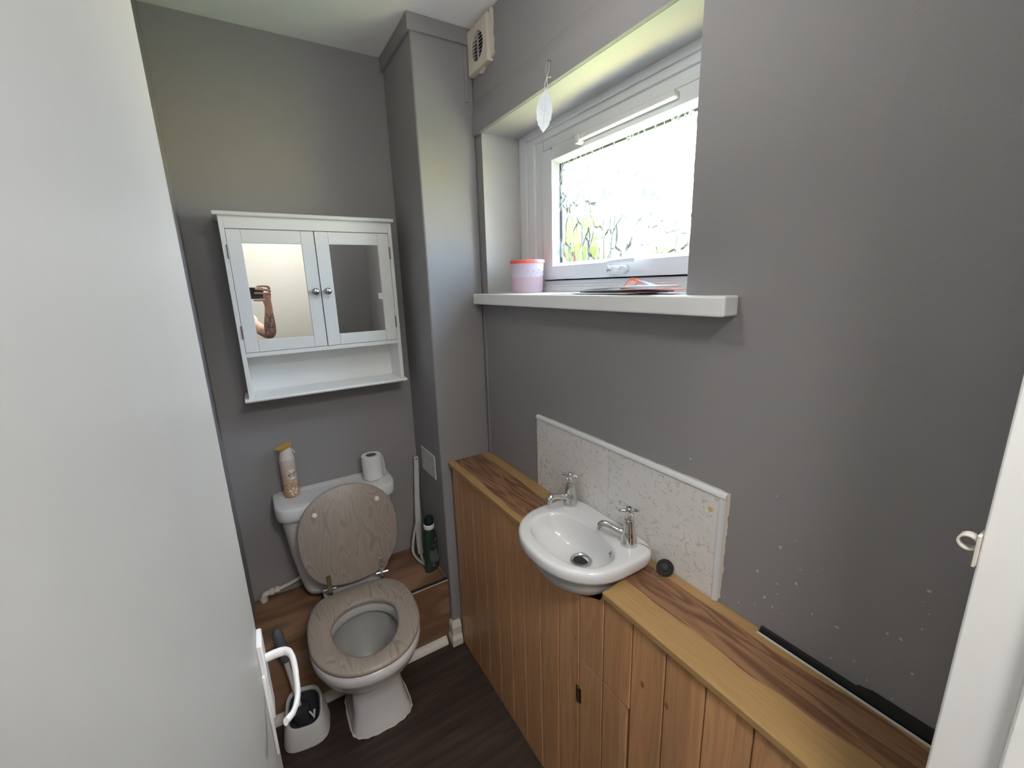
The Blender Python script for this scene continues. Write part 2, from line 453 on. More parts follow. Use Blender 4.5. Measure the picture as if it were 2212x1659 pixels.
def lathe(bm, prof, c, n=32, axis=(0, 0, 1), cap0=True, cap1=True, sx=1, sy=1, mi=0):
    """prof: list of (radius, height) along axis from c"""
    ax = V(axis).normalized()
    if abs(ax.z) > .999: u, v = V((1, 0, 0)), V((0, 1, 0))
    else: u, v = frame_of(ax)
    rings = [[V(c) + ax * h + u * (r * sx * math.cos(2 * PI * k / n)) + v * (r * sy * math.sin(2 * PI * k / n)) for k in range(n)] for r, h in prof]
    loft(bm, rings, cap0, cap1, mi=mi)
def prism(bm, poly, lo, hi, axis=2, mi=0):
    """extrude a 2D polygon: axis 2 -> (x,y), 0 -> (y,z), 1 -> (x,z)"""
    def P(a, b, h):
        return (a, b, h) if axis == 2 else ((h, a, b) if axis == 0 else (a, h, b))
    loft(bm, [[P(a, b, lo) for a, b in poly], [P(a, b, hi) for a, b in poly]], mi=mi)
def sph(bm, c, r, n=16, m=10, sx=1, sy=1, sz=1, mi=0):
    rings = []
    for i in range(1, m):
        t = PI * i / m
        rings.append([V(c) + V((sx * r * math.sin(t) * math.cos(2 * PI * k / n), sy * r * math.sin(t) * math.sin(2 * PI * k / n), -sz * r * math.cos(t))) for k in range(n)])
    rs = loft(bm, rings, False, False, mi=mi)
    b0 = bm.verts.new(V(c) + V((0, 0, -sz * r))); b1 = bm.verts.new(V(c) + V((0, 0, sz * r)))
    for i in range(n):
        j = (i + 1) % n
        bm.faces.new((rs[0][j], rs[0][i], b0)).material_index = mi; bm.faces.new((rs[-1][i], rs[-1][j], b1)).material_index = mi
def sgp(v, p): return math.copysign(abs(v) ** p, v)
def outline(cx, cy, ax, ayf, ayb, p=2.2, pb=None, n=64, rot=0):
    """egg: ayf toward -y (front), ayb toward +y (back); superellipse exponents p / pb"""
    r = []
    for k in range(n):
        t = 2 * PI * k / n
        c, s = math.cos(t), math.sin(t)
        e = 2 / ((pb or p) if s > 0 else p)
        x = ax * sgp(c, e); y = (ayb if s > 0 else ayf) * sgp(s, e)
        if rot:
            x, y = x * math.cos(rot) - y * math.sin(rot), x * math.sin(rot) + y * math.cos(rot)
        r.append((cx + x, cy + y))
    return r
def at_z(ol, z): return [V((x, y, z)) for x, y in ol]
def text_bm(body, size, bold=0):
    cu = bpy.data.curves.new('tmp', 'FONT'); cu.body = body; cu.size = size; cu.align_x = 'CENTER'; cu.align_y = 'CENTER'; cu.shear = .25
    cu.extrude = 0; cu.offset = bold; cu.resolution_u = 3
    o = bpy.data.objects.new('tmp', cu); COL.objects.link(o)
    dg = bpy.context.evaluated_depsgraph_get(); dg.update()
    me = bpy.data.meshes.new_from_object(o.evaluated_get(dg))
    bm = bmesh.new(); bm.from_mesh(me)
    bpy.data.objects.remove(o); bpy.data.curves.remove(cu); bpy.data.meshes.remove(me)
    return bm
def bake(o):
    """apply modifiers of a helper object and return a bmesh, deleting the helper"""
    dg = bpy.context.evaluated_depsgraph_get(); dg.update()
    me = bpy.data.meshes.new_from_object(o.evaluated_get(dg))
    bm = bmesh.new(); bm.from_mesh(me)
    d = o.data; bpy.data.objects.remove(o); bpy.data.meshes.remove(d); bpy.data.meshes.remove(me)
    return bm
def skin(chains, levels=2):
    """chains: list of [(point, radius), ...]; joined where points coincide -> one smooth surface"""
    me = bpy.data.meshes.new('tmp'); idx = {}; vs = []; rad = []; es = []
    for ch in chains:
        prev = None
        for p, r in ch:
            k = tuple(round(c, 5) for c in p)
            if k not in idx:
                idx[k] = len(vs); vs.append(k); rad.append(r)
            if prev is not None and prev != idx[k]: es.append((prev, idx[k]))
            prev = idx[k]
    me.from_pydata(vs, es, [])
    o = bpy.data.objects.new('tmp', me); COL.objects.link(o)
    s = o.modifiers.new('s', 'SKIN'); s.use_smooth_shade = True
    sv = me.skin_vertices[0].data
    for i, r in enumerate(rad):
        sv[i].radius = (r, r) if not isinstance(r, tuple) else r
        sv[i].use_root = (i == 0)
    if levels:
        u = o.modifiers.new('u', 'SUBSURF'); u.levels = levels; u.render_levels = levels
    return bake(o)
def join_bm(bm, other):
    me = bpy.data.meshes.new('j'); other.to_mesh(me); bm.from_mesh(me); bpy.data.meshes.remove(me); other.free()

# ------------------------------------------------------------------ the room shell
bm = B(); box(bm, -2.4, .30, -3.05, .12, -.06, 0); 
struct('floor', bm, M['floor'], smooth=False)
bm = B(); box(bm, XL - .12, .30, YB, .12, H, H + .1); struct('ceiling', bm, M['ceiling'], smooth=False)
bm = B(); box(bm, XL - .12, .30, 0, .12, 0, H); struct('wall_back', bm, M['wall'], smooth=False)
bm = B(); box(bm, XL - .12, XL, YB, 0, 0, H); struct('wall_left', bm, M['wall'], smooth=False)
# right wall with the window opening: one mesh, the reveal lined with its own paler paint
bm = B(); XO = .30
def wall_with_hole():
    ys = [0, W0, W1, YB]; zs = [0, WZ0, WZ1, H]
    for i in range(3):
        for k in range(3):
            if i == 1 and k == 1: continue
            box(bm, 0, XO, ys[i + 1], ys[i], zs[k], zs[k + 1])
wall_with_hole()
bmesh.ops.remove_doubles(bm, verts=bm.verts, dist=1e-5)
dup = {}
for f in list(bm.faces):
    k = tuple(sorted(v.index for v in f.verts)); 
bm.verts.index_update()
for f in list(bm.faces):
    k = tuple(sorted(v.index for v in f.verts)); dup.setdefault(k, []).append(f)
for k, fs in dup.items():
    if len(fs) > 1: bmesh.ops.delete(bm, geom=fs, context='FACES_ONLY')
for f in bm.faces:
    c = f.calc_center_median()
    if W1 - 1e-4 <= c.y <= W0 + 1e-4 and WZ0 - 1e-4 <= c.z <= WZ1 + 1e-4 and .01 < c.x < XO - .01: f.material_index = 1
    if c.x > XO - .001: f.material_index = 2
struct('wall_right', bm, [M['wall_chips'], M['reveal'], M['brick']], smooth=False)
# front wall with the doorway (we stand in it)
bm = B(); box(bm, XJ, 0, YB, YF, 0, H); box(bm, XL, XJ, YB, YF, 2.03, H); box(bm, XL, -.885, YB, YF, 0, 2.03)
struct('wall_front', bm, M['wall'], smooth=False)
# pipe chase in the corner
bm = B(); box(bm, -CA, 0, -CB, 0, 0, H)
struct('wall_chase', bm, M['wall'], smooth=True, bevel=.006, seg=3)
# painted timber bits: ceiling band round the chase, batten over the window, corner strips
bm = B()
prism(bm, [(-CA - .011, 0), (-CA - .011, -CB - .011), (0, -CB - .011), (0, -CB + .002), (-CA + .002, -CB + .002), (-CA + .002, 0)], H - .048, H)
struct('trim_1', bm, M['wall'], smooth=False, bevel=.003)
bm = B()
for y0, y1 in ((-1.72, -CB),):
    poly = [(.001, WZ1), (-.012, WZ1), (-.0125, 2.079), (-.0115, 2.085), (-.009, 2.090), (-.003, 2.130), (.001, 2.133)]
    loft(bm, [[(x, y0, z) for x, z in poly], [(x, y1, z) for x, z in poly]])
struct('trim_2', bm, M['wall'], smooth=True, angle=50)
bm = B(); box(bm, -.034, -.020, -CB - .005, -CB + .001, 2.13, H - .05); box(bm, -.006, .001, -CB - .020, -CB - .006, PT + .001, 1.442)
struct('trim_3', bm, M['wall'], smooth=False, bevel=.002)
# doorway lining with rebate and stop (white gloss)
bm = B()
box(bm, XJ - .004, XJ + .002, -1.775, YF, 0, 2.03)
box(bm, XJ - .016, XJ + .002, YB - .012, -1.775, 0, 2.03)
box(bm, -.887, XJ, -1.775, YF, 2.026, 2.032); box(bm, -.887, XJ, YB - .012, -1.775, 2.014, 2.032)
box(bm, -.887, -.879, YB - .012, YF, 0, 2.03)
box(bm, XJ - .016, XJ + .055, YB - .028, YB - .010, 0, 2.09); box(bm, -.95, XJ + .055, YB - .028, YB - .010, 2.03, 2.09); box(bm, -.95, -.879, YB - .028, YB - .010, 0, 2.09)
struct('trim_4', bm, M['gloss_white'], smooth=True, bevel=.002)
# corridor beyond the doorway, seen only in the cabinet mirror
YK = -3.0
bm = B(); box(bm, -2.4, .9, YK - .1, YK, 0, H); struct('wall_corridor', bm, M['corridor'], smooth=False)
bm = B(); box(bm, .8, .9, YK, YB, 0, H); box(bm, .0, .9, YB - .0, YB + .12, 0, H); struct('wall_corridor_side', bm, M['corridor'], smooth=False)
bm = B(); box(bm, -2.4, XL - .12, YB, YB + .12, 0, H); box(bm, -2.5, -2.4, YK, YB + .12, 0, H); struct('wall_corridor_end', bm, M['corridor'], smooth=False)
bm = B(); box(bm, -2.5, .9, YK - .1, YB, H, H + .1); struct('ceiling_corridor', bm, M['ceiling'], smooth=False)
bm = B(); box(bm, -2.4, .8, YK, YB, 0.0, .006); struct('floor_corridor', bm, M['carpet'], smooth=False)
# skirting: quarter-round along the low boxing, two-layer block round the chase corner
def quarter(x0, x1, y, r, n=6):
    prof = [(0, 0)] + [(-r * math.cos(a), r * math.sin(a)) for a in [PI / 2 * k / n for k in range(n + 1)]]
    return [[(x, y + a, b) for a, b in prof] for x in (x0, x1)]
bm = B(); loft(bm, quarter(XL, -.245, -LD, .026)); struct('baseboard_back', bm, M['old_white'], smooth=True)
bm = B()
def skirt_ring(o, z): return [V(p) for p in ((-CA - o, -LD - .002, z), (-CA - o, -CB - o * 1.9, z), (-.187, -CB - o * 1.9, z), (-.187, -CB + .004, z), (-CA + .004, -CB + .004, z), (-CA + .004, -LD - .002, z))]
loft(bm, [skirt_ring(o, z) for o, z in ((.018, 0), (.018, .032), (.013, .046), (.0125, .048), (.0125, .083), (.009, .096), (.003, .103))])
struct('baseboard_right', bm, M['old_white'], smooth=False, bevel=.002)

# ------------------------------------------------------------------ window
bm = B()
def ring_yz(bm, x0, x1, yo0, yo1, zo0, zo1, yi0, yi1, zi0, zi1, mi=0):
    """rectangular frame between outer and inner rectangles (y0 > y1)"""
    box(bm, x0, x1, yi0, yo0, zo0, zo1, mi); box(bm, x0, x1, yo1, yi1, zo0, zo1, mi)
    box(bm, x0, x1, yi1, yi0, zi1, zo1, mi); box(bm, x0, x1, yi1, yi0, zo0, zi0, mi)
ring_yz(bm, .168, .235, W0, W1, WZ0, WZ1, -.486, -1.172, 1.521, 1.954)
ring_yz(bm, .152, .170, W0, W1, WZ0, WZ1, -.401, -1.205, 1.500, 2.006)
ring_yz(bm, .160, .170, -.401, -1.205, 1.500, 2.006, -.440, -1.190, 1.508, 1.985)
win = struct('window_1', bm, M['upvc'], loc=(.16, -.789, WZ0), bevel=.0025, seg=2)
bm = B()
ring_yz(bm, .160, .215, -.490, -1.168, 1.525, 1.950, -.546, -1.140, 1.570, 1.912)
def bead(bm, y0, y1, z0, z1, w, xa, xb):
    a = [(xa, y0, z0), (xa, y1, z0), (xa, y1, z1), (xa, y0, z1)]; b = [(xb, y0 - w, z0 + w), (xb, y1 + w, z0 + w), (xb, y1 + w, z1 - w), (xb, y0 - w, z1 - w)]
    loft(bm, [a, b], False, False)
bead(bm, -.546, -1.140, 1.570, 1.912, .011, .163, .184)
obj('sash', bm, M['upvc'], win, bevel=.002)
bm = B(); ring_yz(bm, .192, .198, -.486, -1.172, 1.521, 1.954, -.4905, -1.1675, 1.5255, 1.9495); obj('gasket', bm, M['gasket'], win, smooth=False)
bm = B(); ring_yz(bm, .191, .203, -.549, -1.137, 1.573, 1.909, -.5645, -1.122, 1.582, 1.897); obj('glazing_spacer', bm, M['spacer'], win, smooth=False)
bm = B()
vs = [bm.verts.new((.187, y, z)) for y, z in ((-.550, 1.574), (-1.136, 1.574), (-1.136, 1.908), (-.550, 1.908))]
bm.faces.new(vs)
pane = obj('pane', bm, M['glass'], win, smooth=False, weld=False)
# espagnolette handle with key cylinder
bm = B()
prism(bm, [(-.846, 1.5575), (-.838, 1.552), (-.835, 1.5455), (-.838, 1.539), (-.846, 1.534), (-.897, 1.533), (-.906, 1.538), (-.909, 1.545), (-.906, 1.552), (-.897, 1.557)], .146, .161, axis=0)
h = obj('handle', bm, M['plastic_white'], win, bevel=.003)
bm = B()
tube(bm, smooth_path([(.146, -.845, 1.548), (.132, -.846, 1.558), (.127, -.856, 1.5655), (.125, -.90, 1.5675), (.124, -.945, 1.568), (.125, -.963, 1.5665)], 5), [.0062] * 6 + [.0052] * 14 + [.0058] * 6, n=12, flat=.8)
obj('lever', bm, M['plastic_white'], h)
bm = B(); lathe(bm, [(.0065, 0), (.0065, .004), (.005, .005)], (.146, -.843, 1.5445), 20, axis=(-1, 0, 0)); obj('key_cylinder', bm, M['satin'], h)
bm = B(); box(bm, .138, .149, -.885, -.868, 1.537, 1.553); obj('release_button', bm, M['plastic_white'], h, bevel=.003)
# trickle vent on the head of the sash
bm = B(); box(bm, .138, .161, -1.05, -.70, 1.927, 1.944); obj('trickle_vent', bm, M['plastic_white'], win, bevel=.005, seg=3)
bm = B(); box(bm, .136, .161, -.712, -.694, 1.919, 1.947); obj('vent_end_cap', bm, M['plastic_white'], win, bevel=.003)
# sill board through the reveal
bm = B()
prism(bm, [(-.042, -.311), (-.042, -1.335), (.0, -1.335), (.0, W1), (.160, W1), (.160, W0), (.0, W0), (.0, -.311)], 1.4437, WZ0 + .0006)
bmesh.ops.triangulate(bm, faces=[f for f in bm.faces if len(f.verts) > 4])
sill = struct('window_sill', bm, M['gloss_white'], loc=(0, -.82, WZ0), smooth=False, bevel=.004, seg=3)

# ------------------------------------------------------------------ door (open into the room, hinged on the left)
XD, YE = -.840, -1.090
bm = B(); box(bm, XD - .036, XD, YF + .008, YE, .006, 2.012)
door = struct('door_1', bm, M['door_paint'], loc=(XD - .036, YF, 0), bevel=.003, seg=3)
bm = B(); box(bm, XD, XD + .008, YE - .056, YE - .014, .862, 1.000)
bm2 = B(); box(bm2, XD + .0, XD + .005, YE - .062, YE - .056, .80, .95); join_bm(bm, bm2)
hp = obj('handle', bm, M['plastic_white'], door, bevel=.002); hp['label'] = 'paint-splashed lever handle plate'
bm = B()
LZ = .958
path = [(XD + .006, YE - .034, LZ), (XD + .022, YE - .034, LZ + .001), (XD + .037, YE - .038, LZ + .001), (XD + .044, YE - .056, LZ), (XD + .0455, YE - .09, LZ - .004), (XD + .044, YE - .125, LZ - .006), (XD + .037, YE - .15, LZ - .004), (XD + .027, YE - .165, LZ + .001)]
sp = smooth_path(path, 6)
tube(bm, sp, [.0078] * 10 + [.0074] * 6 + [.0068] * 8 + [.0062] * 10 + [.0056] * (len(sp) - 34), n=14, up=(0, 0, 1), flat=.62)
obj('lever', bm, M['plastic_white'], hp)

# keep of a small bolt on the doorway edge
bm = B()
kx, kz = XJ - .002, 1.288
box(bm, XJ - .008, XJ + .008, YF, YF + .0022, kz - .016, kz + .013)
rings = []
for a in [2 * PI * k / 24 for k in range(24)]:
    c, sn = math.cos(a), math.sin(a)
    rings.append([V((XJ + dx, YF + .0075 + r * c, kz + .002 + r * sn)) for dx, r in ((-.004, .0070), (.006, .0070), (.006, .0052), (-.004, .0052))])
loft(bm, rings + [rings[0]], False, False)
tag(obj('bolt_socket', bm, M['old_white'], loc=(XJ, YF, kz), bevel=.0004), 'small cream ring-shaped bolt keep fixed to the edge of the white door frame', 'bolt keep')

# ------------------------------------------------------------------ air vent high in the corner
vr = empty('air_vent', (-.0, -.39, 2.28), 'square cream louvred air vent with rough filler round it, high beside the pipe chase', 'air vent')
bm = B()
vy0, vy1, vz0, vz1 = -.3195, -.4575, 2.213, 2.345
cy, cz, vrad = -.387, 2.270, .041
N = 40
outer = []
for k in range(N):
    a = 2 * PI * k / N + PI / 4
    c, s = math.cos(a), math.sin(a); m_ = max(abs(c), abs(s))
    outer.append((cy + c / m_ * (vy0 - vy1) / 2, cz + s / m_ * (vz1 - vz0) / 2))
inner = [(cy + vrad * math.cos(2 * PI * k / N + PI / 4), cz + vrad * math.sin(2 * PI * k / N + PI / 4)) for k in range(N)]
loft(bm, [[(.0, y, z) for y, z in outer], [(-.016, y, z) for y, z in outer], [(-.020, cy + (y - cy) * .96, cz + (z - cz) * .96) for y, z in outer], [(-.020, y, z) for y, z in inner], [(-.004, y, z) for y, z in inner]], False, False)
obj('vent_frame', bm, M['plaster'], vr, bevel=.001)
bm = B()
for k in range(8):
    z = cz - vrad + .004 + k * (2 * vrad - .004) / 8
    hw = math.sqrt(max(1e-6, vrad ** 2 - (z + .003 - cz) ** 2)) 
    vs = [bm.verts.new(p) for p in ((-.017, cy - hw, z), (-.017, cy + hw, z), (-.006, cy + hw, z + .008), (-.006, cy - hw, z + .008), (-.017, cy - hw, z + .002), (-.017, cy + hw, z + .002), (-.006, cy + hw, z + .010), (-.006, cy - hw, z + .010))]
    for f in ((0, 1, 2, 3), (7, 6, 5, 4), (0, 4, 5, 1), (1, 5, 6, 2), (2, 6, 7, 3), (3, 7, 4, 0)): bm.faces.new([vs[i] for i in f])
box(bm, -.018, -.012, cy - .0015, cy + .0015, cz - vrad, cz + vrad)
obj('louvre', bm, M['reveal'], vr, smooth=False)
bm = B(); lathe(bm, [(vrad, 0), (vrad, .001)], (-.0015, cy, cz), 32, axis=(-1, 0, 0)); obj('backing', bm, M['black'], vr)
bm = B()   # lumps of filler left round the plate
rnd = random.Random(3)
edge = []
def lump(y0, y1, z0, z1, n):
    pts = []
    for k in range(n):
        t = k / (n - 1); pts.append((y0 + (y1 - y0) * t, z0 + (z1 - z0) * t))
    return pts
poly = [(-.4575, 2.345)] + [(-.468 - rnd.uniform(0, .008), 2.345 - k * .0125) for k in range(11)] + [(-.4575, 2.212)]
loft(bm, [[(0.0, y, z) for y, z in poly], [(-.009, y, z) for y, z in poly]])
poly = [(-.375, 2.213), (-.372, 2.198), (-.392, 2.192), (-.418, 2.205), (-.440, 2.209), (-.452, 2.213)]
loft(bm, [[(0.0, y, z) for y, z in poly], [(-.007, y, z) for y, z in poly]])
obj('filler', bm, M['plaster'], vr, smooth=False, bevel=.002)

# ------------------------------------------------------------------ leaf ornament hung above the window
lf = empty('hanging_leaf', (-.032, -.785, 1.95), 'pale grey serrated leaf ornament hanging on a white string in front of the window', 'ornament')
# leaf turned a little toward the doorway
lc = V((-.034, -.776, 1.955)); la = V((.72, -.69, 0)).normalized()
half = [(0, -.050), (.006, -.043), (.0125, -.034), (.0145, -.0345), (.017, -.022), (.0195, -.0215), (.0205, -.005), (.022, -.004), (.021, .010), (.0185, .022), (.0135, .034), (.007, .043), (.003, .047), (.0015, .056)]
poly = half + [(-x, z) for x, z in reversed(half[1:-1])] + []
poly = [(x * (1 if x > 0 else .95), z) for x, z in poly]
nrm = la.cross(V((0, 0, 1))).normalized()
bm = B(); tilt = .08
def LP(x, z, o): 
    xx = x * math.cos(tilt) + z * math.sin(tilt); zz = -x * math.sin(tilt) + z * math.cos(tilt)
    return lc + la * xx + V((0, 0, zz)) + nrm * o
loft(bm, [[LP(x, z, -.0015) for x, z in poly], [LP(x, z, .0015) for x, z in poly]])
obj('leaf', bm, M['leaf_white'], lf, smooth=False)
bm = B()
for side in (1, -1):
    tube(bm, [LP(0, -.040, side * .0018), LP(.0005, .0, side * .0018), LP(0, .036, side * .0018)], .0007, 6)
    for z in (-.022, -.008, .006, .018):
        for sx in (-1, 1): tube(bm, [LP(0, z - .008, side * .0018), LP(sx * .011, z + .004, side * .0018)], .00045, 5)
obj('vein', bm, M['label_white'], lf)
bm = B(); top = LP(0.0, .041, 0); pin = V((-.022, -.779, 2.072)); knot = V((-.026, -.778, 2.034))
for s in (-1, 1):
    tube(bm, smooth_path([top + la * .001, (top + knot) / 2 + la * (.004 * s), knot], 5), .0008, 6)
    tube(bm, smooth_path([knot, (pin + knot) / 2 + la * (.004 * s), pin + la * (.003 * s)], 5), .0006, 6)
tube(bm, [knot, knot + la * .006 + V((0, 0, .001)), knot + la * .011], [.0014, .001, .0018], 6)
obj('string', bm, M['string'], lf)
bm = B(); lathe(bm, [(.0018, 0), (.0018, .024)], (0.0, -.779, 2.0745), 10, axis=(-1, 0, 0)); obj('pin', bm, M['satin'], lf)

# ------------------------------------------------------------------ mirrored wall cabinet
cab = empty('mirror_cabinet', (-.5515, 0, 1.1476), 'white mirrored bathroom wall cabinet with two doors and open shelf, above the toilet cistern', 'wall cabinet')
CX0, CX1, CY = -.8186, -.2797, -.1353
bm = B()
box(bm, CX0, CX0 + .0135, CY, -.001, 1.158, 1.752); box(bm, CX1 - .0135, CX1, CY, -.001, 1.158, 1.752)
box(bm, CX0 + .0135, CX1 - .0135, -.010, -.001, 1.158, 1.752)
box(bm, CX0 + .0135, CX1 - .0135, CY, -.010, 1.7115, 1.749)
obj('carcass', bm, M['cab_white'], cab, smooth=False, bevel=.0012)
bm = B(); box(bm, CX0 + .0135, CX1 - .0135, CY + .002, -.010, 1.3005, 1.3150); obj('shelf', bm, M['cab_white'], cab, smooth=False, bevel=.0012)
def moulding(bm, z0, z1, y, x0, x1, up):
    h_ = z1 - z0
    prof = [(y + .010, z0), (y + .003, z0 + .001 if not up else z0), (y, z0 + h_ * .35), (y, z0 + h_ * .65), (y + .003, z1 - .001), (y + .006, z1)]
    full = [(-.001, z0)] + prof + [(-.001, z1)]
    loft(bm, [[(x, a, b) for a, b in full] for x in (x0, x1)])
bm = B(); moulding(bm, 1.7485, 1.7617, -.1503, -.8315, -.2715, True); obj('cornice', bm, M['cab_white'], cab, bevel=.002)
bm = B(); moulding(bm, 1.1476, 1.1600, -.1503, -.8315, -.2715, False); obj('base_board', bm, M['cab_white'], cab, bevel=.002)
def cab_door(x0, x1, z0, z1, mx0, mx1, mz0, mz1, knob_x, hinge_x):
    bm = B(); y0, y1 = CY, CY + .017
    e = .0003
    box(bm, x0, mx0 - e, y0, y1, z0, z1); box(bm, mx1 + e, x1, y0, y1, z0, z1)
    box(bm, mx0 + e, mx1 - e, y0, y1, mz1, z1); box(bm, mx0 + e, mx1 - e, y0, y1, z0, mz0)
    d = obj('door', bm, M['cab_white'], cab, smooth=False, bevel=.0008, weld=False)
    bm = B(); box(bm, mx0 - .002, mx1 + .002, y0 + .0065, y0 + .010, mz0 - .002, mz1 + .002)
    obj('mirror_panel', bm, M['mirror'], d, smooth=False)
    bm = B(); lathe(bm, [(.0075, 0), (.006, .004), (.0055, .009), (.010, .014), (.0125, .020), (.0115, .026), (.007, .0295), (.002, .0305)], (knob_x, CY, 1.5093), 24, axis=(0, -1, 0))
    obj('knob', bm, M['satin'], d)
    for hz in (1.6405, 1.385):
        bm = B()
        for k in range(5): lathe(bm, [(.0028, 0), (.0028, .0082)], (hinge_x, CY - .0018, hz - .0215 + k * .0087), 12)
        obj('hinge', bm, M['hinge_steel'], d)
cab_door(-.8040, -.5500, 1.3165, 1.7095, -.7640, -.5912, 1.3555, 1.6680, -.5688, -.8052)
cab_door(-.5470, -.2945, 1.3165, 1.7095, -.5040, -.3340, 1.3555, 1.6680, -.5290, -.2935)

# ------------------------------------------------------------------ low boxing behind the pan
lb = empty('pipe_boxing', (-.57, 0, 0), 'low brown wooden pipe boxing along the back wall under the cistern', 'boxing')
bm = B(); box(bm, XL, -.690, -LD + .004, 0, LH - .014, LH - .001); box(bm, -.688, -.235, -LD + .010, 0, LH - .014, LH - .001); box(bm, -.233, -CA - .0005, -LD + .010, 0, LH - .014, LH - .0015)
obj('top_board', bm, M['ledge'], lb, smooth=False, bevel=.0015)
bm = B(); box(bm, XL, -CA - .0005, -LD, -LD + .014, .004, LH - .016); box(bm, XL, -.69, -LD - .002, -LD + .004, LH - .017, LH)
obj('front_board', bm, M['ledge'], lb, smooth=False, bevel=.0015)
bm = B(); box(bm, XL, -CA - .0005, -LD + .003, -LD + .012, LH - .016, LH - .009)
obj('gap_strip', bm, M['black'], lb, smooth=False)
bm = B(); box(bm, -.69, -CA - .0005, -LD - .0006, -LD + .0015, LH - .0185, LH - .0155)
obj('chipped_edge', bm, M['old_white'], lb, smooth=False)

# ------------------------------------------------------------------ toilet
X0 = -.585
wc = empty('toilet', (X0, -.25, 0), 'white close-coupled toilet with raised grey wood-effect seat lid', 'toilet')
RO = math.radians(-3)     # pan sits slightly turned
def egg(ax, yf, yb, z, p=2.15, pb=None, cx=None, rot=RO):
    yc = -.475
    cx_ = (X0 - .008) if cx is None else cx
    return at_z(outline(cx_, yc, ax, yc - yf, yb - yc, p, pb or p, 64, rot), z)
bm = B()
rings = [egg(.105, -.537, -.303, 0, 2.6, 5, -.575, 0), egg(.105, -.537, -.303, .012, 2.6, 5, -.575, 0), egg(.097, -.527, -.303, .028, 2.6, 5, -.575, 0), egg(.089, -.520, -.303, .08, 2.5, 5, -.577, 0),
         egg(.084, -.512, -.303, .15, 2.4, 5, -.580, 0), egg(.087, -.520, -.303, .19, 2.3, 5, -.582, RO), egg(.102, -.552, -.303, .225, 2.2, 5, None, RO), egg(.125, -.600, -.303, .26, 2.2, 4, None, RO),
         egg(.147, -.638, -.303, .295, 2.2, 4), egg(.161, -.662, -.270, .325, 2.2, 3.5), egg(.168, -.674, -.255, .350, 2.2, 3.5), egg(.172, -.680, -.250, .358, 2.2, 3.5), egg(.176, -.686, -.245, .366, 2.2, 3.5), egg(.177, -.687, -.243, .385, 2.2, 3.5), egg(.174, -.684, -.246, .396, 2.2, 3.5), egg(.166, -.676, -.255, .400, 2.2, 3.5)]
rings += [egg(.117, -.640, -.345, .400, 2.1), egg(.109, -.632, -.352, .394, 2.1), egg(.107, -.630, -.354, .352, 2.1), egg(.112, -.634, -.350, .346, 2.1), egg(.128, -.645, -.338, .344, 2.1), egg(.126, -.643, -.342, .325, 2.1), egg(.105, -.61, -.365, .27, 2.1), egg(.075, -.56, -.40, .22, 2.1), egg(.05, -.52, -.42, .19, 2.1)]
loft(bm, rings[:20], True, False)
loft(bm, rings[19:], False, True, mi=1)
pan = obj('pan', bm, [M['pan'], M['limescale_shade']], wc, angle=60)
# rear shelf of the pan that carries the cistern
bm = B()
loft(bm, [at_z(outline(-.578, -.17, w_, .115, .08, 4, 4, 40), z) for w_, z in ((.085, LH + .001), (.095, .33), (.112, .362), (.112, .384), (.106, .390))])
obj('rear_shelf', bm, M['ceramic'], wc, angle=60)
# cistern tank and lid
def cis(x0, x1, yf, z, r=5.5, yb=-.003):
    cx, hw = (x0 + x1) / 2, (x1 - x0) / 2
    return at_z(outline(cx, yb - .02, hw, (yb - .02) - yf, .02, r, 9, 64), z)
bm = B()
loft(bm, [cis(-.728, -.430, -.150, .347), cis(-.742, -.418, -.160, .352), cis(-.749, -.411, -.165, .372), cis(-.772, -.388, -.176, .52), cis(-.790, -.372, -.184, .695)])
tank = obj('cistern', bm, M['ceramic'], wc, angle=60)
bm = B()
Rr = 6.0
loft(bm, [cis(-.797, -.368, -.188, .690, Rr), cis(-.802, -.363, -.194, .694, Rr), cis(-.804, -.361, -.197, .706, Rr), cis(-.8035, -.3615, -.196, .738, Rr), cis(-.801, -.364, -.193, .7435, Rr), cis(-.797, -.368, -.189, .7455, Rr), cis(-.765, -.400, -.160, .7456, 3.2, -.03), cis(-.757, -.408, -.150, .7430, 3.0, -.035)])
obj('cistern_lid', bm, M['ceramic'], wc, angle=60)
# seat ring
bm = B()
SC = (-.5925, -.478)
def so(ax, yf, yb, z, p=2.15, pb=3.0): return at_z(outline(SC[0], SC[1], ax, SC[1] - yf, yb - SC[1], p, pb, 72, RO), z)
o1 = [(.170, -.683, -.285, .4025), (.1755, -.689, -.281, .4055), (.1775, -.691, -.279, .412), (.1755, -.689, -.281, .4185), (.170, -.683, -.286, .4215)]
i1 = [(.112, -.640, -.372, .4215), (.1065, -.634, -.378, .4185), (.1045, -.632, -.380, .412), (.107, -.635, -.377, .4025)]
rr = [so(*a) for a in o1] + [so(a, b, c, d, 2.1, 2.1) for a, b, c, d in i1]
loft(bm, rr + [rr[0]], False, False)
seat = obj('seat', bm, M['seat_wood'], wc, angle=50)
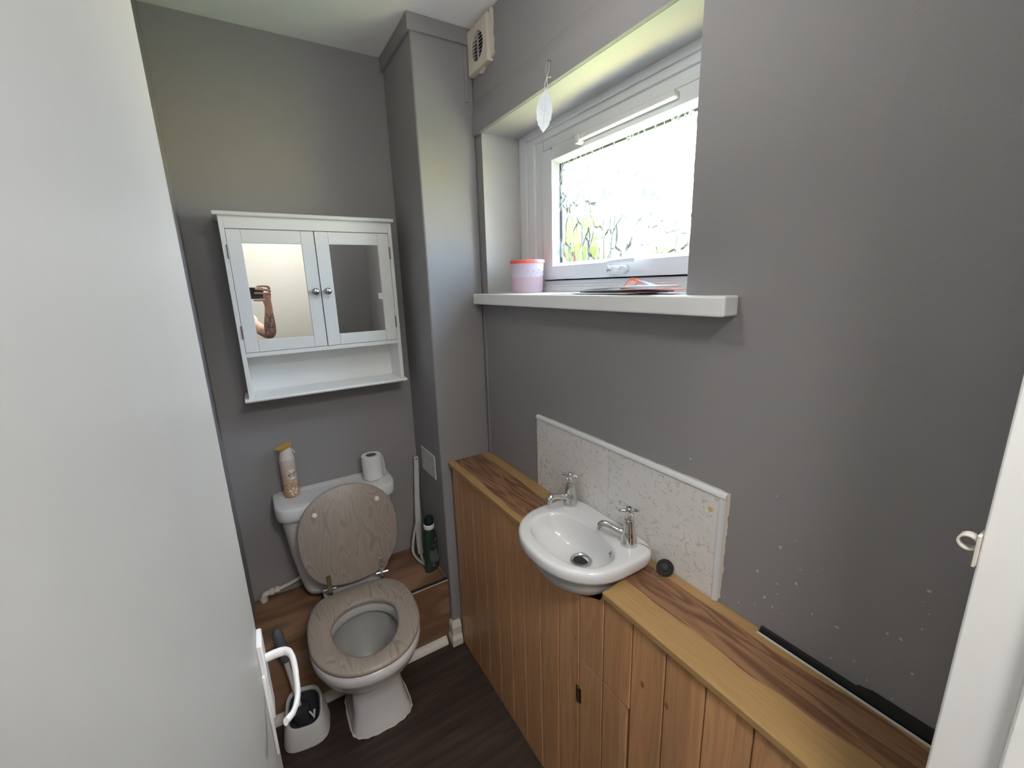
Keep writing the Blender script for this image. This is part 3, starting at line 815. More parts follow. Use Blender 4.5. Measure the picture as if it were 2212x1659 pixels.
# raised lid leaning on the cistern
lo_, hi_ = V((0, -.272, .432)), V((0, -.211, .805))
axis_v = (hi_ - lo_).normalized(); nr = V((0, axis_v.z * -1, axis_v.y)).normalized()
Ld = (hi_ - lo_).length
def lidp(x, t, o): return V((-.572 + x, lo_.y, lo_.z)) + axis_v * t + nr * o
ol = []
for k in range(80):
    a = 2 * PI * k / 80; c, s = math.cos(a), math.sin(a)
    e = 2 / 2.12
    if s < 0: e = 2 / 2.5
    ol.append((.1775 * sgp(c, e), Ld * .53 + (Ld * .47 if s > 0 else Ld * .53) * sgp(s, e)))
cx_, ct_ = 0, Ld * .53
bm = B()
lr = []
for o_, k in ((-.008, .972), (-.0055, .992), (.0, 1.0), (.0055, .992), (.008, .972)):
    lr.append([lidp(x * k, ct_ + (t - ct_) * k, o_) for x, t in ol])
loft(bm, lr)
lid = obj('seat_lid', bm, M['lid_wood'], wc, angle=50)
for bx in (-.1095, .1125):
    bm = B(); c0 = lidp(bx, Ld * .775, .0075); lathe(bm, [(.0095, 0), (.009, .004), (.006, .0065)], c0, 18, axis=nr); obj('bumper', bm, M['label_white'], lid)
# hinges
for hx in (-.096, .094):
    hy = -.274 + (.005 if hx < 0 else -.005)
    bm = B(); hc = V((-.573 + hx, hy, .434))
    tube(bm, [hc + V((-.022, .003, 0)), hc + V((.022, -.003, 0))], .006, 14)
    lathe(bm, [(.010, 0), (.009, .026), (.006, .030)], (hc.x, hc.y + .004, .403), 16)
    hg = obj('hinge', bm, M['chrome'], wc)
    bm = B()
    p0, p1 = lidp(hx - .001, -.004, .0095), lidp(hx - .001, .062, .0095)
    w_ = V((.0085, 0, 0))
    vs = [p0 - w_, p0 + w_, p1 + w_ * .9, p1 - w_ * .9]
    loft(bm, [[v for v in vs], [v + nr * .003 for v in vs]])
    obj('hinge_plate', bm, M['brass'] if hx < 0 else M['satin'], hg, bevel=.001)
    bm = B()
    for t in (.026, .046): lathe(bm, [(.0042, 0), (.003, .001)], lidp(hx - .001, t, .0125), 12, axis=nr)
    obj('screw', bm, M['gasket'], hg)
# sealant bead round the foot
bm = B()
fo = outline(-.575, -.475, .106, .063, .178, 2.6, 5, 64)
pts = [V((x, y, .003)) for x, y in fo if y < -.31]
pts = sorted([p for p in pts], key=lambda p: math.atan2(p.x + .575, -(p.y + .40)))
tube(bm, pts, [.0035 + .0015 * math.sin(i * 1.7) for i in range(len(pts))], 8)
obj('sealant', bm, M['old_white'], wc)
# water pipe and valve
wp = empty('water_pipe', (-.83, -.02, LH), 'cream painted water pipe with elbow valve along the wall left of the cistern', 'pipe')
bm = B(); tube(bm, [(-.7505, -.016, .360), (-.80, -.018, .347), (-.845, -.020, .340)], .0075, 12); obj('pipe', bm, M['plaster'], wp)
bm = B()
lathe(bm, [(.0125, 0), (.0145, .003), (.0145, .014), (.011, .016), (.011, .020), (.0145, .022), (.0145, .032), (.012, .035)], (-.832, -.020, .342), 6, axis=(-1, 0, -.06))
tube(bm, smooth_path([(-.866, -.020, .340), (-.882, -.021, .339), (-.890, -.023, .330), (-.891, -.024, .318)], 4), .0105, 12)
lathe(bm, [(.0135, 0), (.0145, .004), (.0145, .014), (.0115, .018)], (-.891, -.024, LH - .001), 6)
obj('elbow_valve', bm, M['plaster'], wp, smooth=False, bevel=.002)

# ------------------------------------------------------------------ things on the cistern
CT = .7460
rl = empty('toilet_roll', (-.432, -.082, CT), 'white toilet roll standing on the right end of the cistern lid', 'toilet roll')
bm = B(); R_ = .0395
sp_ = [(R_ - .0015, CT), (R_, CT + .002), (R_ + .0002, CT + .05), (R_, CT + .098), (R_ - .002, CT + .100), (.0215, CT + .100), (.0205, CT + .099), (.0205, CT + .001)]
lathe(bm, [(r, z - CT) for r, z in sp_] + [sp_[0] and (sp_[0][0], 0)], (-.432, -.082, CT), 40, cap0=False, cap1=False)
pr_ = obj('paper', bm, M['tissue'], rl)
bm = B(); lathe(bm, [(.0203, .001), (.0203, .0995), (.0193, .0995), (.0193, .001)], (-.432, -.082, CT), 32, cap0=False, cap1=False); obj('core', bm, M['card'], rl)
bm = B()
a0 = [(-.432 + (R_ + .0008) * math.cos(a), -.082 + (R_ + .0008) * math.sin(a)) for a in (.9, .5, .15, -.1)] + [(-.388, -.095), (-.385, -.104)]
loft(bm, [[(x, y, CT + .003) for x, y in a0], [(x, y, CT + .06) for x, y in a0], [(x * .5 + a0[2][0] * .5, y * .5 + a0[2][1] * .5, CT + .094) for x, y in a0]], False, False, closed=False)
obj('loose_sheet', bm, M['tissue'], rl)

CANC = V((-.735, -.056, CT))
can = empty('air_freshener', CANC, 'beige air freshener spray can with gold cap and flower print, on the cistern', 'air freshener')
bm = B(); lathe(bm, [(.0245, 0), (.0268, .002), (.0272, .006), (.0268, .010), (.0268, .145), (.0262, .150)], CANC, 36); cb_ = obj('can_body', bm, M['can'], can)
bm = B(); lathe(bm, [(.0262, .150), (.0255, .156), (.0225, .172), (.0195, .186), (.0185, .195)], CANC, 36, sx=1, sy=.92); obj('collar', bm, M['can_white'], can)
bm = B()
capc = CANC + V((-.004, -.002, .196)); cax = V((-.30, -.22, .93)).normalized()
u_ = (V((1, .1, 0)) - cax * V((1, .1, 0)).dot(cax)).normalized(); v_ = cax.cross(u_)
loft(bm, [[capc + cax * h_ + u_ * (r_ * 1.42 * math.cos(2 * PI * k / 32)) + v_ * (r_ * .92 * math.sin(2 * PI * k / 32)) for k in range(32)] for r_, h_ in ((.0165, -.006), (.0195, .000), (.0212, .006), (.0205, .0095), (.015, .012), (.006, .013))])
obj('spray_cap', bm, M['gold'], can)
bm = B(); tube(bm, smooth_path([CANC + V((.017, -.002, .186)), CANC + V((.024, -.002, .180)), CANC + V((.030, -.003, .168))], 4), [.004] * 4 + [.0035] * 5, 10, flat=.6); obj('trigger', bm, M['can_white'], can)
def on_can(ang0, z0, poly, rad):
    """wrap flat (s,z) outline on the can as a thin raised patch; s is arc length"""
    return [CANC + V((rad * math.cos(ang0 + s / .0268), rad * math.sin(ang0 + s / .0268), z0 + z)) for s, z in poly]
FA = math.radians(-86)     # facing direction of the label
def patch(poly, ang, z, name, mat, lift, parent=can, sub=0):
    bm = B(); c_ = on_can(ang, z, [(0, 0)], .0268 + lift)[0]
    cv = bm.verts.new(c_); vs = [bm.verts.new(p) for p in on_can(ang, z, poly, .0268 + lift)]
    for i in range(len(vs)): bm.faces.new((cv, vs[i], vs[(i + 1) % len(vs)]))
    return bm
star = []
for k in range(28):
    a = 2 * PI * k / 28; r_ = 1.0 if k % 2 == 0 else .82
    star.append((.0195 * r_ * math.cos(a), .0230 * r_ * math.sin(a)))
lab = obj('label', patch(star, FA + .25, .092, '', None, .0003), M['label_white'], cb_)
def wrap_text(bmt, ang, z, lift, slope=.25):
    for v in bmt.verts:
        s, h_ = v.co.x, v.co.y + v.co.x * slope
        v.co = CANC + V(((.0268 + lift) * math.cos(ang + s / .0268), (.0268 + lift) * math.sin(ang + s / .0268), z + h_))
    return bmt
obj('label_text', wrap_text(text_bm('febreze', .0108, .00012), FA + .27, .0935, .0007), M['ink'], cb_, smooth=False)
obj('label_text', wrap_text(text_bm('AIR MIST', .0042, .0001), FA + .25, .0835, .0007), M['ink'], cb_, smooth=False)
fl = B()
for k in range(5):
    a = PI / 2 + 2 * PI * k / 5
    pet = [(.004 * math.cos(a), .004 * math.sin(a)), (.010 * math.cos(a - .42), .010 * math.sin(a - .42)), (.0155 * math.cos(a - .16), .0155 * math.sin(a - .16)), (.0165 * math.cos(a + .1), .0165 * math.sin(a + .1)), (.011 * math.cos(a + .45), .011 * math.sin(a + .45))]
    vs = [fl.verts.new(p) for p in on_can(FA + .16, .024, pet, .0274)]
    fl.faces.new(vs)
obj('flower_print', fl, M['label_white'], cb_, smooth=False)

# ------------------------------------------------------------------ on the low boxing: green bottle, long brush
BC = V((-.253, -.205, LH)); 
bt = empty('cleaner_bottle', BC, 'dark green toilet cleaner bottle with white collar, on the low boxing by the pipe chase', 'bottle')
def ov(c, a, b, z, rot=.35): return at_z(outline(c[0], c[1], a, b, b, 2.3, 2.3, 36, rot), z)
bm = B()
loft(bm, [ov(BC, a, b, LH + z, .5) for a, b, z in ((.032, .018, 0), (.036, .021, .004), (.036, .021, .05), (.034, .020, .10), (.0345, .020, .13), (.035, .020, .150), (.030, .019, .172), (.021, .017, .192), (.0165, .0155, .203))])
body = obj('bottle_body', bm, M['green_bottle'], bt)
bm = B(); lathe(bm, [(.0195, .198), (.0225, .202), (.0225, .216), (.019, .219)], BC, 28); obj('collar', bm, M['label_white'], bt)
bm = B(); lathe(bm, [(.0185, .216), (.0205, .222), (.0205, .240), (.0175, .250), (.010, .2555), (.003, .2565)], BC + V((.001, 0, 0)), 28); obj('cap', bm, M['green_cap'], bt)
# printed panels on the camera-facing side, lifted a hair off the body
def on_bottle(s, z, lift=.0008):
    rot = .5
    a, b = .0352, .0205
    t = -PI / 2 + s / .034
    x, y = (a + lift) * sgp(math.cos(t), 2 / 2.3), (b + lift) * sgp(math.sin(t), 2 / 2.3)
    return BC + V((x * math.cos(rot) - y * math.sin(rot), x * math.sin(rot) + y * math.cos(rot), z))
def bpatch(poly, lift):
    bm = B(); vs = [bm.verts.new(on_bottle(s, z, lift)) for s, z in poly]
    cs = sum(p[0] for p in poly) / len(poly); cz_ = sum(p[1] for p in poly) / len(poly)
    c = bm.verts.new(on_bottle(cs, cz_, lift))
    for i in range(len(vs)): bm.faces.new((c, vs[i], vs[(i + 1) % len(vs)]))
    return bm
def ell(cs, cz_, a, b, n=28, rot=0):
    return [(cs + a * math.cos(t) * math.cos(rot) - b * math.sin(t) * math.sin(rot), cz_ + a * math.cos(t) * math.sin(rot) + b * math.sin(t) * math.cos(rot)) for t in [2 * PI * k / n for k in range(n)]]
obj('label', bpatch(ell(-.006, .085, .020, .042), .0012), M['green_label'], body)
obj('label_badge', bpatch(ell(-.008, .112, .0155, .0095, rot=-.5), .0020), M['black'], body)
obj('label_stripe', bpatch([(-.034, .040), (-.01, .026), (.03, .030), (.03, .034), (-.01, .031), (-.034, .046)], .0014), M['ink_grey'], body)
obj('label_swirl', bpatch([(.006, .036), (.018, .052), (.020, .075), (.015, .058), (.004, .042)], .0022), M['plastic_dirty'], body)
obj('label_spark', bpatch([(.010, .150), (.013, .146), (.020, .146), (.013, .142), (.010, .132), (.008, .142), (.004, .145), (.008, .147)], .0004), M['plastic_dirty'], body)

lbz = empty('plunger_brush', (-.268, -.10, LH), 'long-handled white plastic brush leaning in the corner behind the green bottle', 'brush')
bm = B()
hp_ = smooth_path([(-.226, -.022, .768), (-.231, -.028, .70), (-.243, -.036, .56), (-.252, -.052, .46), (-.262, -.078, .38), (-.266, -.10, .330)], 6)
tube(bm, hp_, [.0105] * 6 + [.0115] * 8 + [.0125] * (len(hp_) - 14), 12, up=(1, -.2, 0), flat=.45)
bm2 = B()
obj('handle', bm, M['plastic_dirty'], lbz)
bm = B()
lp = smooth_path([(-.256, -.045, .46), (-.276, -.050, .40), (-.288, -.055, .345), (-.292, -.072, .322), (-.288, -.12, .3185), (-.276, -.165, .3185), (-.262, -.185, .3185)], 6)
tube(bm, lp, .0065, 10, flat=.9)
tube(bm, smooth_path([(-.266, -.10, .332), (-.270, -.13, .3185), (-.264, -.165, .3185), (-.256, -.180, .3185)], 5), .0065, 10)
obj('loop_head', bm, M['plastic_dirty'], lbz)
bm = B(); lathe(bm, [(.0045, 0), (.0045, .001)], (-.2272, -.027, .757), 14, axis=(-.35, -.9, .25)); obj('hanging_hole', bm, M['gasket'], lbz)

# blank plate on the chase
pl = empty('blanking_plate', (-CA, -.168, .787), 'blank pale metal cover plate with four screws on the side of the pipe chase', 'cover plate')
bm = B(); prism(bm, [(-.089, .7345), (-.247, .7395), (-.247, .8405), (-.089, .8405)], -CA - .004, -CA, axis=0); obj('plate', bm, M['steel_plate'], pl, bevel=.001, smooth=False)
for y, z in ((-.104, .824), (-.108, .786), (-.216, .822), (-.222, .782)):
    bm = B(); lathe(bm, [(.0052, 0), (.004, .0018), (.001, .0022)], (-CA - .004, y, z), 14, axis=(-1, 0, 0)); obj('screw', bm, M['satin'], pl)

# ------------------------------------------------------------------ floor: brush in its holder
hc_ = V((-.812, -.385, 0))
hd = empty('brush_holder', hc_, 'scuffed white plastic toilet brush holder on the floor left of the toilet', 'brush holder')
def rr_(a, b, z, dx=0, dy=0, e=3.2, tz=0):
    return [V((x, y, z + tz * (y - hc_.y))) for x, y in outline(hc_.x + dx, hc_.y + dy, a, b, b, e, e, 48, -.15)]
bm = B()
loft(bm, [rr_(.070, .072, 0), rr_(.074, .076, .006), rr_(.068, .070, .055, tz=.25), rr_(.057, .060, .100, tz=.45), rr_(.053, .056, .103, tz=.45), rr_(.050, .053, .098, tz=.45), rr_(.048, .05, .02)], True, True)
obj('holder_body', bm, M['plastic_dirty'], hd)
bm = B(); loft(bm, [rr_(.0495, .0525, .092, tz=.45), rr_(.047, .050, .092, tz=.45), rr_(.045, .047, .03)], False, True); obj('dark_liner', bm, M['plastic_dark'], hd)
tb = empty('toilet_brush', hc_ + V((0, 0, .02)), 'white toilet brush with grey rubber grip standing in the white floor holder', 'toilet brush')
bh = V((-.818, -.375, .035)); tip = V((-.852, -.352, .405)); dd = (tip - bh).normalized()
bm = B(); lathe(bm, [(.012, 0), (.026, .008), (.030, .03), (.028, .055), (.015, .068)], bh, 20, axis=dd); obj('brush_head', bm, M['bristle'], tb)
bm = B(); tube(bm, [bh + dd * .06, bh + dd * .15, bh + dd * .27], [.0065, .0075, .0085], 12); obj('handle', bm, M['plastic_dirty'], tb)
bm = B(); tube(bm, [bh + dd * .255, bh + dd * .262, bh + dd * .31, bh + dd * .36, bh + dd * .376, bh + dd * .384], [.0115, .0145, .0165, .0160, .012, .004], 14); obj('grip', bm, M['grip'], tb)
bm = B()
cl = V((-.786, -.432, .090))
tube(bm, [cl + V((.004, .018, .010)), cl, cl + V((-.012, .012, .018))], [.004, .0045, .003], 8); obj('clip', bm, M['plastic_dirty'], hd)

# ------------------------------------------------------------------ pine boxing, worktop
vb = empty('pine_boxing', (-.18, -1.0, 0), 'half-height varnished pine board boxing running below the window under the basin', 'boxing')
vb.location = (-.18, -1.0, 0)
PX = -.182; TH = .016; PTOP = PT - TH
pitch = .0857; y_ref = -1.105
def cut_top(y):
    d = (y + 1.032) / .156
    return PTOP - (.062 * math.sqrt(1 - d * d) if abs(d) < 1 else 0)
HY0, HY1, HZ = y_ref, y_ref - 2 * pitch, .580
bm = B()
edges = [y_ref + pitch * k for k in range(-8, 10)]
def board(bm, yl, yh, z0, z1=None):
    g_ = .0011
    yl, yh = yl + g_, yh - g_
    c_ = .0022
    n = 5
    ys = [yl + (yh - yl) * i / n for i in range(n + 1)]
    top = [(y, z1 if z1 is not None else cut_top(y)) for y in ys]
    poly = [(yl, z0)] + top + [(yh, z0)]
    poly = [(y, z) for y, z in poly]
    inner = [(min(max(y, yl + c_), yh - c_), z) for y, z in poly]
    loft(bm, [[(PX + .012, y, z) for y, z in poly], [(PX + c_, y, z) for y, z in poly], [(PX, y, z) for y, z in inner]])
for e0 in edges:
    yl, yh = e0 - pitch, e0
    yl = max(yl, YF + .001); yh = min(yh, -CB - .0005)
    if yh - yl < .01: continue
    if e0 <= HY0 + 1e-6 and e0 > HY1 + 1e-6: board(bm, yl, yh, HZ + .004)
    else: board(bm, yl, yh, .002)
box(bm, PX + .0115, PX + .018, -1.085, -CB - .001, .002, .74)
box(bm, PX + .0115, PX + .018, YF + .001, HY1 - .01, .002, .74)
obj('front_panel', bm, M['pine'], vb, loc=None, smooth=False)
bm = B(); board(bm, HY0 - pitch + .000, HY0, .10, HZ); board(bm, HY1 + .0055, HY1 + pitch, .10, HZ); box(bm, PX + .0118, PX + .016, HY1 + .008, HY0 - .003, .10, HZ - .002)
hatch = obj('access_door', bm, M['pine'], vb, smooth=False)
bm = B(); board(bm, HY0 - pitch, HY0, .002, .097); board(bm, HY1, HY1 + pitch, .002, .097); obj('panel_below_door', bm, M['pine'], vb, smooth=False)
bm = B(); box(bm, PX + .010, PX + .014, HY1 - .001, HY1 + .006, .10, HZ + .003); obj('gap', bm, M['black'], vb, smooth=False)
bm = B(); box(bm, PX - .0015, PX + .001, HY0 - .010, HY0 + .010, .438, .486); lathe(bm, [(.0032, 0), (.0032, .046)], (PX - .002, HY0, .439), 12); obj('hinge', bm, M['brass'], hatch, bevel=.0006)

bm = B()
def wt_front(y):
    d = (y + 1.032) / .159
    return -.190 + (.130 * (1 - d * d) ** .30 if abs(d) < 1 else 0)
ysl = [-CB - .001, -.60, -.83] + [-1.032 + .159 * math.cos(PI * k / 40) for k in range(41)] + [-1.22, -1.4399, -1.4401, YF + .001]
loft(bm, [[(wt_front(y), y, PTOP), (-.001 if y > -1.44 else -.0155, y, PTOP), (-.001 if y > -1.44 else -.0155, y, PT), (wt_front(y), y, PT)] for y in ysl])
tag(obj('worktop', bm, M['worktop'], loc=(0, 0, PT), smooth=False, bevel=.003, seg=3), 'narrow wood-effect laminate shelf top, dark band with tan edges, on the pine boxing', 'worktop')
bm = B(); poly = [(-1.4425, PT - .010), (YF + .001, PT - .010), (YF + .001, PT + .021), (-1.62, PT + .020), (-1.600, PT + .014), (-1.598, PT + .0105), (-1.4425, PT + .0095)]
prism(bm, poly, -.0068, -.0005, axis=0)
bs = obj('wall_strip', bm, M['black'], loc=(-.004, -1.58, PT), smooth=False)
tag(bs, 'torn black sealing strip between the laminate top and the grey wall near the door frame', 'strip')
bm = B(); box(bm, -.0152, -.0135, YF + .002, -1.4405, PT - .008, PT + .0022); obj('white_edge', bm, M['label_white'], bs, smooth=False)
bm = B(); box(bm, -.0136, -.0066, YF + .002, -1.4415, PT - .012, PT - .004); obj('gap_filler', bm, M['black'], bs, smooth=False)

# ------------------------------------------------------------------ splashback tiles
def tile(y0, y1, label):
    bm = B(); box(bm, -.008, -.0005, y1, y0, PT + .0035, 1.0775)
    return tag(obj('splashback_tile', bm, M['tile'], loc=(0, (y0 + y1) / 2, PT), smooth=False, bevel=.0012), label, 'tile')
t1 = tile(-.6765, -1.0135, 'flecked beige splashback tile behind the hot tap, nearer the toilet')
t2 = tile(-1.0165, -1.3385, 'flecked beige splashback tile with a yellow stain, behind the cold tap')
bm = B(); lathe(bm, [(.006, 0), (.0055, .0006)], (-.008, -1.3185, 1.0415), 14, axis=(-1, 0, 0), sx=1, sy=.85); obj('stain', bm, M['yellow_spot'], t2)
bm = B(); box(bm, -.0062, -.0005, -1.0165, -1.0135, PT + .001, 1.077); box(bm, -.0075, -.0005, -1.338, -.6765, PT + .0003, PT + .0035)
struct('trim_grout', bm, M['grout'], smooth=False)
tt = empty('tile_trim', (0, -1.0, 1.082), 'white plastic tile edging along the top and near end of the splashback', 'tile trim')
bm = B()
def qprof(n=6, r=.0105): return [(0, -.001)] + [(-.0085 * math.cos(a) - .002, r * math.sin(a)) for a in [PI / 2 * k / n for k in range(n + 1)]] + [(0, r)]
loft(bm, [[(x, y, 1.0775 + z) for x, z in qprof()] for y in (-.6745, -1.3500)])
obj('top_trim', bm, M['trim_pvc'], tt)
bm = B(); loft(bm, [[(x, -1.3385 - z, zz) for x, z in qprof()] for zz in (PT + .001, 1.0775)]); obj('end_trim', bm, M['trim_pvc'], tt)
bm = B(); rnd = random.Random(5)
pl_ = [(-1.3495, 1.089)] + [(-1.3520 - rnd.uniform(.0005, .004) * (1 if z > .9 else .5), z) for z in [1.089 - .009 * k for k in range(28)]] + [(-1.3485, .84)]
loft(bm, [[(-.0004, y, z) for y, z in pl_], [(-.0025, y, z) for y, z in pl_]])
pl2 = [(-.70, 1.0875)] + [(-.70 - .0235 * k, 1.0890 + rnd.uniform(0, .0035) * (.4 + .6 * k / 28)) for k in range(28)] + [(-1.35, 1.0875)]
loft(bm, [[(-.0004, y, z) for y, z in pl2], [(-.0022, y, z) for y, z in pl2]])
obj('filler', bm, M['plaster'], tt, smooth=False)

# ------------------------------------------------------------------ basin, taps, plug
bs_ = empty('wash_basin', (-.12, -1.035, PT), 'small white semi-recessed hand basin let into the pine boxing', 'wash basin')
YC = -1.035
def bo(s, z, dx=0, n=72):
    r = []
    for k in range(n):
        t = 2 * PI * k / n; c, q_ = math.cos(t), math.sin(t)
        front = c < 0
        e = 2 / (2.25 if front else 5.0)
        r.append(V((-.12 + dx + (.152 if front else (.1115 if s > .93 or z > .86 else .055)) * s * sgp(c, e), YC + .168 * s * sgp(q_, 2 / 2.25 if front else 2 / 5.5), z)))
    return r
def bi(s, z, cx=-.155, n=72):
    r = []
    for k in range(n):
        t = 2 * PI * k / n; c, q_ = math.cos(t), math.sin(t)
        e = 2 / 2.5
        r.append(V((cx + (.083 if c < 0 else .072) * s * sgp(c, 2 / 2.3), YC - .005 + .131 * s * sgp(q_, e), z)))
    return r
bm = B()
rg = [bo(.30, .752), bo(.52, .764), bo(.70, .783), bo(.80, .800), bo(.865, .820), bo(.90, .838), bo(.945, .8445), bo(.985, .850), bo(1.0, .857), bo(1.001, .868), bo(.994, .876), bo(.972, .880), bo(.93, .8808)]
rg += [bi(1.05, .8806), bi(1.0, .8795), bi(.970, .874), bi(.915, .852, -.152), bi(.82, .830, -.149), bi(.64, .812, -.141), bi(.42, .802, -.131), bi(.20, .798, -.124)]
loft(bm, rg, True, False)
obj('bowl', bm, M['ceramic'], bs_, angle=60)
bm = B(); lathe(bm, [(.0285, .8015), (.0285, .8040), (.023, .8050), (.020, .802), (.019, .795)], (-.124, YC - .008, 0), 28, cap0=False, cap1=False); wst = obj('waste', bm, M['satin'], bs_)
bm = B(); lathe(bm, [(.0198, .796), (.0198, .7975)], (-.124, YC - .008, 0), 24); obj('drain_hole', bm, M['black'], bs_)
bm = B()
oc = V((-.1000, -1.128, .858))
for k in range(5):
    a = 2 * PI * k / 5
    sph(bm, oc + V((0.0, .006 * math.cos(a), .006 * math.sin(a))), .0035, 8, 6)
obj('chain_stay', bm, M['satin'], bs_)
def tap(name_label, base, sdir, dot):
    sdir = V((sdir[0], sdir[1], 0)).normalized()
    t = empty('basin_tap', base, name_label, 'tap', 'chrome cross-head basin taps')
    bm = B(); lathe(bm, [(.0215, 0), (.0215, .003), (.0205, .007), (.0195, .018), (.0175, .028), (.0160, .034), (.0155, .036), (.0150, .040), (.0138, .052), (.0128, .062), (.0118, .066), (.008, .0685), (.0048, .069)], base, 32)
    obj('tap_body', bm, M['chrome'], t)
    b0 = base + V((0, 0, .026))
    pts = smooth_path([b0 + sdir * .008, b0 + sdir * .024 + V((0, 0, .004)), b0 + sdir * .045 + V((0, 0, .011)), b0 + sdir * .062 + V((0, 0, .013)), b0 + sdir * .071 + V((0, 0, .007)), b0 + sdir * .0735 + V((0, 0, -.003))], 5)
    bm = B(); rads = [.0125, .0115, .0105, .0098, .0092] + [.0085] * 10 + [.0088] * 6 + [.0088] * 10
    tube(bm, pts, rads[:len(pts)], 16, up=(0, 0, 1)); sp2 = obj('spout', bm, M['chrome'], t)
    bm = B(); e_ = pts[-1]; lathe(bm, [(.0068, 0), (.0068, .0012)], e_ + V((0, 0, -.0002)), 16, axis=(0, 0, -1)); obj('outlet', bm, M['black'], sp2)
    bm = B(); lathe(bm, [(.0045, .068), (.0045, .076), (.0062, .078), (.0078, .083), (.0085, .090), (.0078, .0965), (.005, .099)], base, 20); hdl = obj('head', bm, M['chrome'], t)
    bm = B()
    for k in range(4):
        a = k * PI / 2 + dot[1]
        d_ = V((math.cos(a), math.sin(a), 0)); c_ = base + V((0, 0, .0915))
        tube(bm, [c_ + d_ * .004, c_ + d_ * .010 + V((0, 0, .0005)), c_ + d_ * .019 + V((0, 0, -.0005)), c_ + d_ * .0245 + V((0, 0, -.002)), c_ + d_ * .026 + V((0, 0, -.0025))], [.0042, .0050, .0042, .0026, .001], 12, up=(0, 0, 1), flat=1.1)
    obj('cross_handle', bm, M['chrome'], hdl)
    bm = B(); lathe(bm, [(.0050, .0985), (.0042, .0998)], base, 16); obj('colour_disc', bm, dot[0], hdl)
    return t
M['hot'] = plain('hot_disc', (.35, .10, .07), .4); M['cold'] = plain('cold_disc', (.03, .05, .14), .4)
tap('chrome tap with faded red disc, the far one nearer the toilet', V((-.052, -.9095, .8805)), (-1, .10), (M['hot'], .5))
tap('chrome tap with blue disc and the plug chain at its foot, nearer the door frame', V((-.0575, -1.1425, .8805)), (-.50, .87), (M['cold'], -.55))
pg = empty('basin_plug', (-.022, -1.226, PT), 'black rubber basin plug on a bead chain, leaning against the tiles beside the basin', 'plug')
bm = B(); pa = V((-.62, -.55, .56)).normalized(); pc_ = V((-.0245, -1.2275, PT + .0165))
lathe(bm, [(.0175, -.006), (.0195, -.004), (.0195, .001), (.0175, .0025), (.0165, .0015), (.0150, .0022), (.0135, .0035), (.0110, .0022), (.0095, .0035), (.006, .0055), (.003, .006)], pc_, 32, axis=pa); obj('stopper', bm, M['black'], pg)
bm = B()
chp = smooth_path([(-.075, -1.1335, .8835), (-.0400, -1.158, .8835), (-.0325, -1.178, .8835), (-.030, -1.194, .879), (-.0305, -1.2025, .866), (-.032, -1.206, .848), (-.038, -1.210, .8375), (-.048, -1.212, .8368), (-.056, -1.222, .8368), (-.052, -1.234, .8368), (-.043, -1.235, .8368), (-.036, -1.224, .840), (-.032, -1.2245, .848), (-.029, -1.2285, .853)], 12)
L_ = 0; last = None
for a, b in zip(chp, chp[1:]):
    n_ = max(1, int((b - a).length / .0024))
    for i in range(n_): 
        q_ = a.lerp(b, i / n_)
        if last is None or (q_ - last).length > .0029: sph(bm, q_, .0014, 6, 4); last = q_
tube(bm, chp, .0005, 5)
obj('bead_chain', bm, M['satin'], pg)

# ------------------------------------------------------------------ on the sill
SZ = WZ0 + .0008
tc = V((.076, -.512, SZ))
tubr = empty('plastic_tub', tc, 'translucent tub of pink contents with red lid, in the window sill corner', 'tub')
bm = B(); NF = 36
def fac(r, z): return [tc + V((r * math.cos(2 * PI * k / NF), r * math.sin(2 * PI * k / NF), z)) for k in range(NF)]
loft(bm, [fac(.0505, .001), fac(.0530, .006), fac(.0548, .052), fac(.0553, .053)], True, False); 
loft(bm, [fac(.0553, .053), fac(.0578, .104)], False, False, mi=1)
obj('tub_body', bm, [M['tub_liquid'], M['tub']], tubr)
bm = B(); lathe(bm, [(.0585, .099), (.0610, .100), (.0612, .1085), (.0595, .1105), (.030, .1108), (.002, .1108)], tc, 40); obj('lid', bm, M['red_lid'], tubr)
bm = B(); 
for k in range(14):
    a = -2.35 + .12 * k; z = .054 + (k * 37 % 11) * .0022
    if k % 3 == 0: z = .056
    sph(bm, tc + V((.0572 * math.cos(a), .0572 * math.sin(a), z)), .0011 + .0005 * (k % 3), 6, 4)
obj('splash_marks', bm, plain('pink_splashes', (.45, .12, .13), .5), tubr)
# post on the sill: envelopes and leaflets, each its own sheet
def sheet(name, label, cat, mat, cx, cy, z, w, l, ang, sag=0, th=.0016, lift=(0, 0), group='post lying on the window sill'):
    """thin stiff sheet w (across x) by l (along y), slightly bowed, lifted by lift at its two ends"""
    bm = B(); n = 10; rings = []
    for i in range(n + 1):
        t = i / n - .5
        zz = z + lift[0] * (.5 - t) + lift[1] * (.5 + t) + sag * (1 - 4 * t * t)
        row = []
        for s, dz in ((-.5, 0), (.5, 0), (.5, th), (-.5, th)):
            x, y = s * w, t * l
            row.append(V((cx + x * math.cos(ang) - y * math.sin(ang), cy + x * math.sin(ang) + y * math.cos(ang), zz + dz)))
        rings.append(row)
    loft(bm, rings)
    return tag(obj(name, bm, mat, loc=(cx, cy, z), smooth=True, angle=30), label, cat, group)
sheet('leaflet', 'pale pink leaflet at the bottom of the pile of post, reaching toward the tub', 'leaflet', M['paper_pink'], .048, -.93, SZ + .0003, .12, .30, .10)
sheet('envelope', 'white envelope lying flat at the very front edge of the window sill', 'envelope', M['paper'], -.004, -.985, SZ + .0022, .055, .21, -.05, th=.0014)
sheet('magazine', 'folded dark blue magazine in the middle of the pile of post on the sill', 'magazine', M['paper_blue'], .045, -1.00, SZ + .0040, .085, .25, -.06, th=.0028)
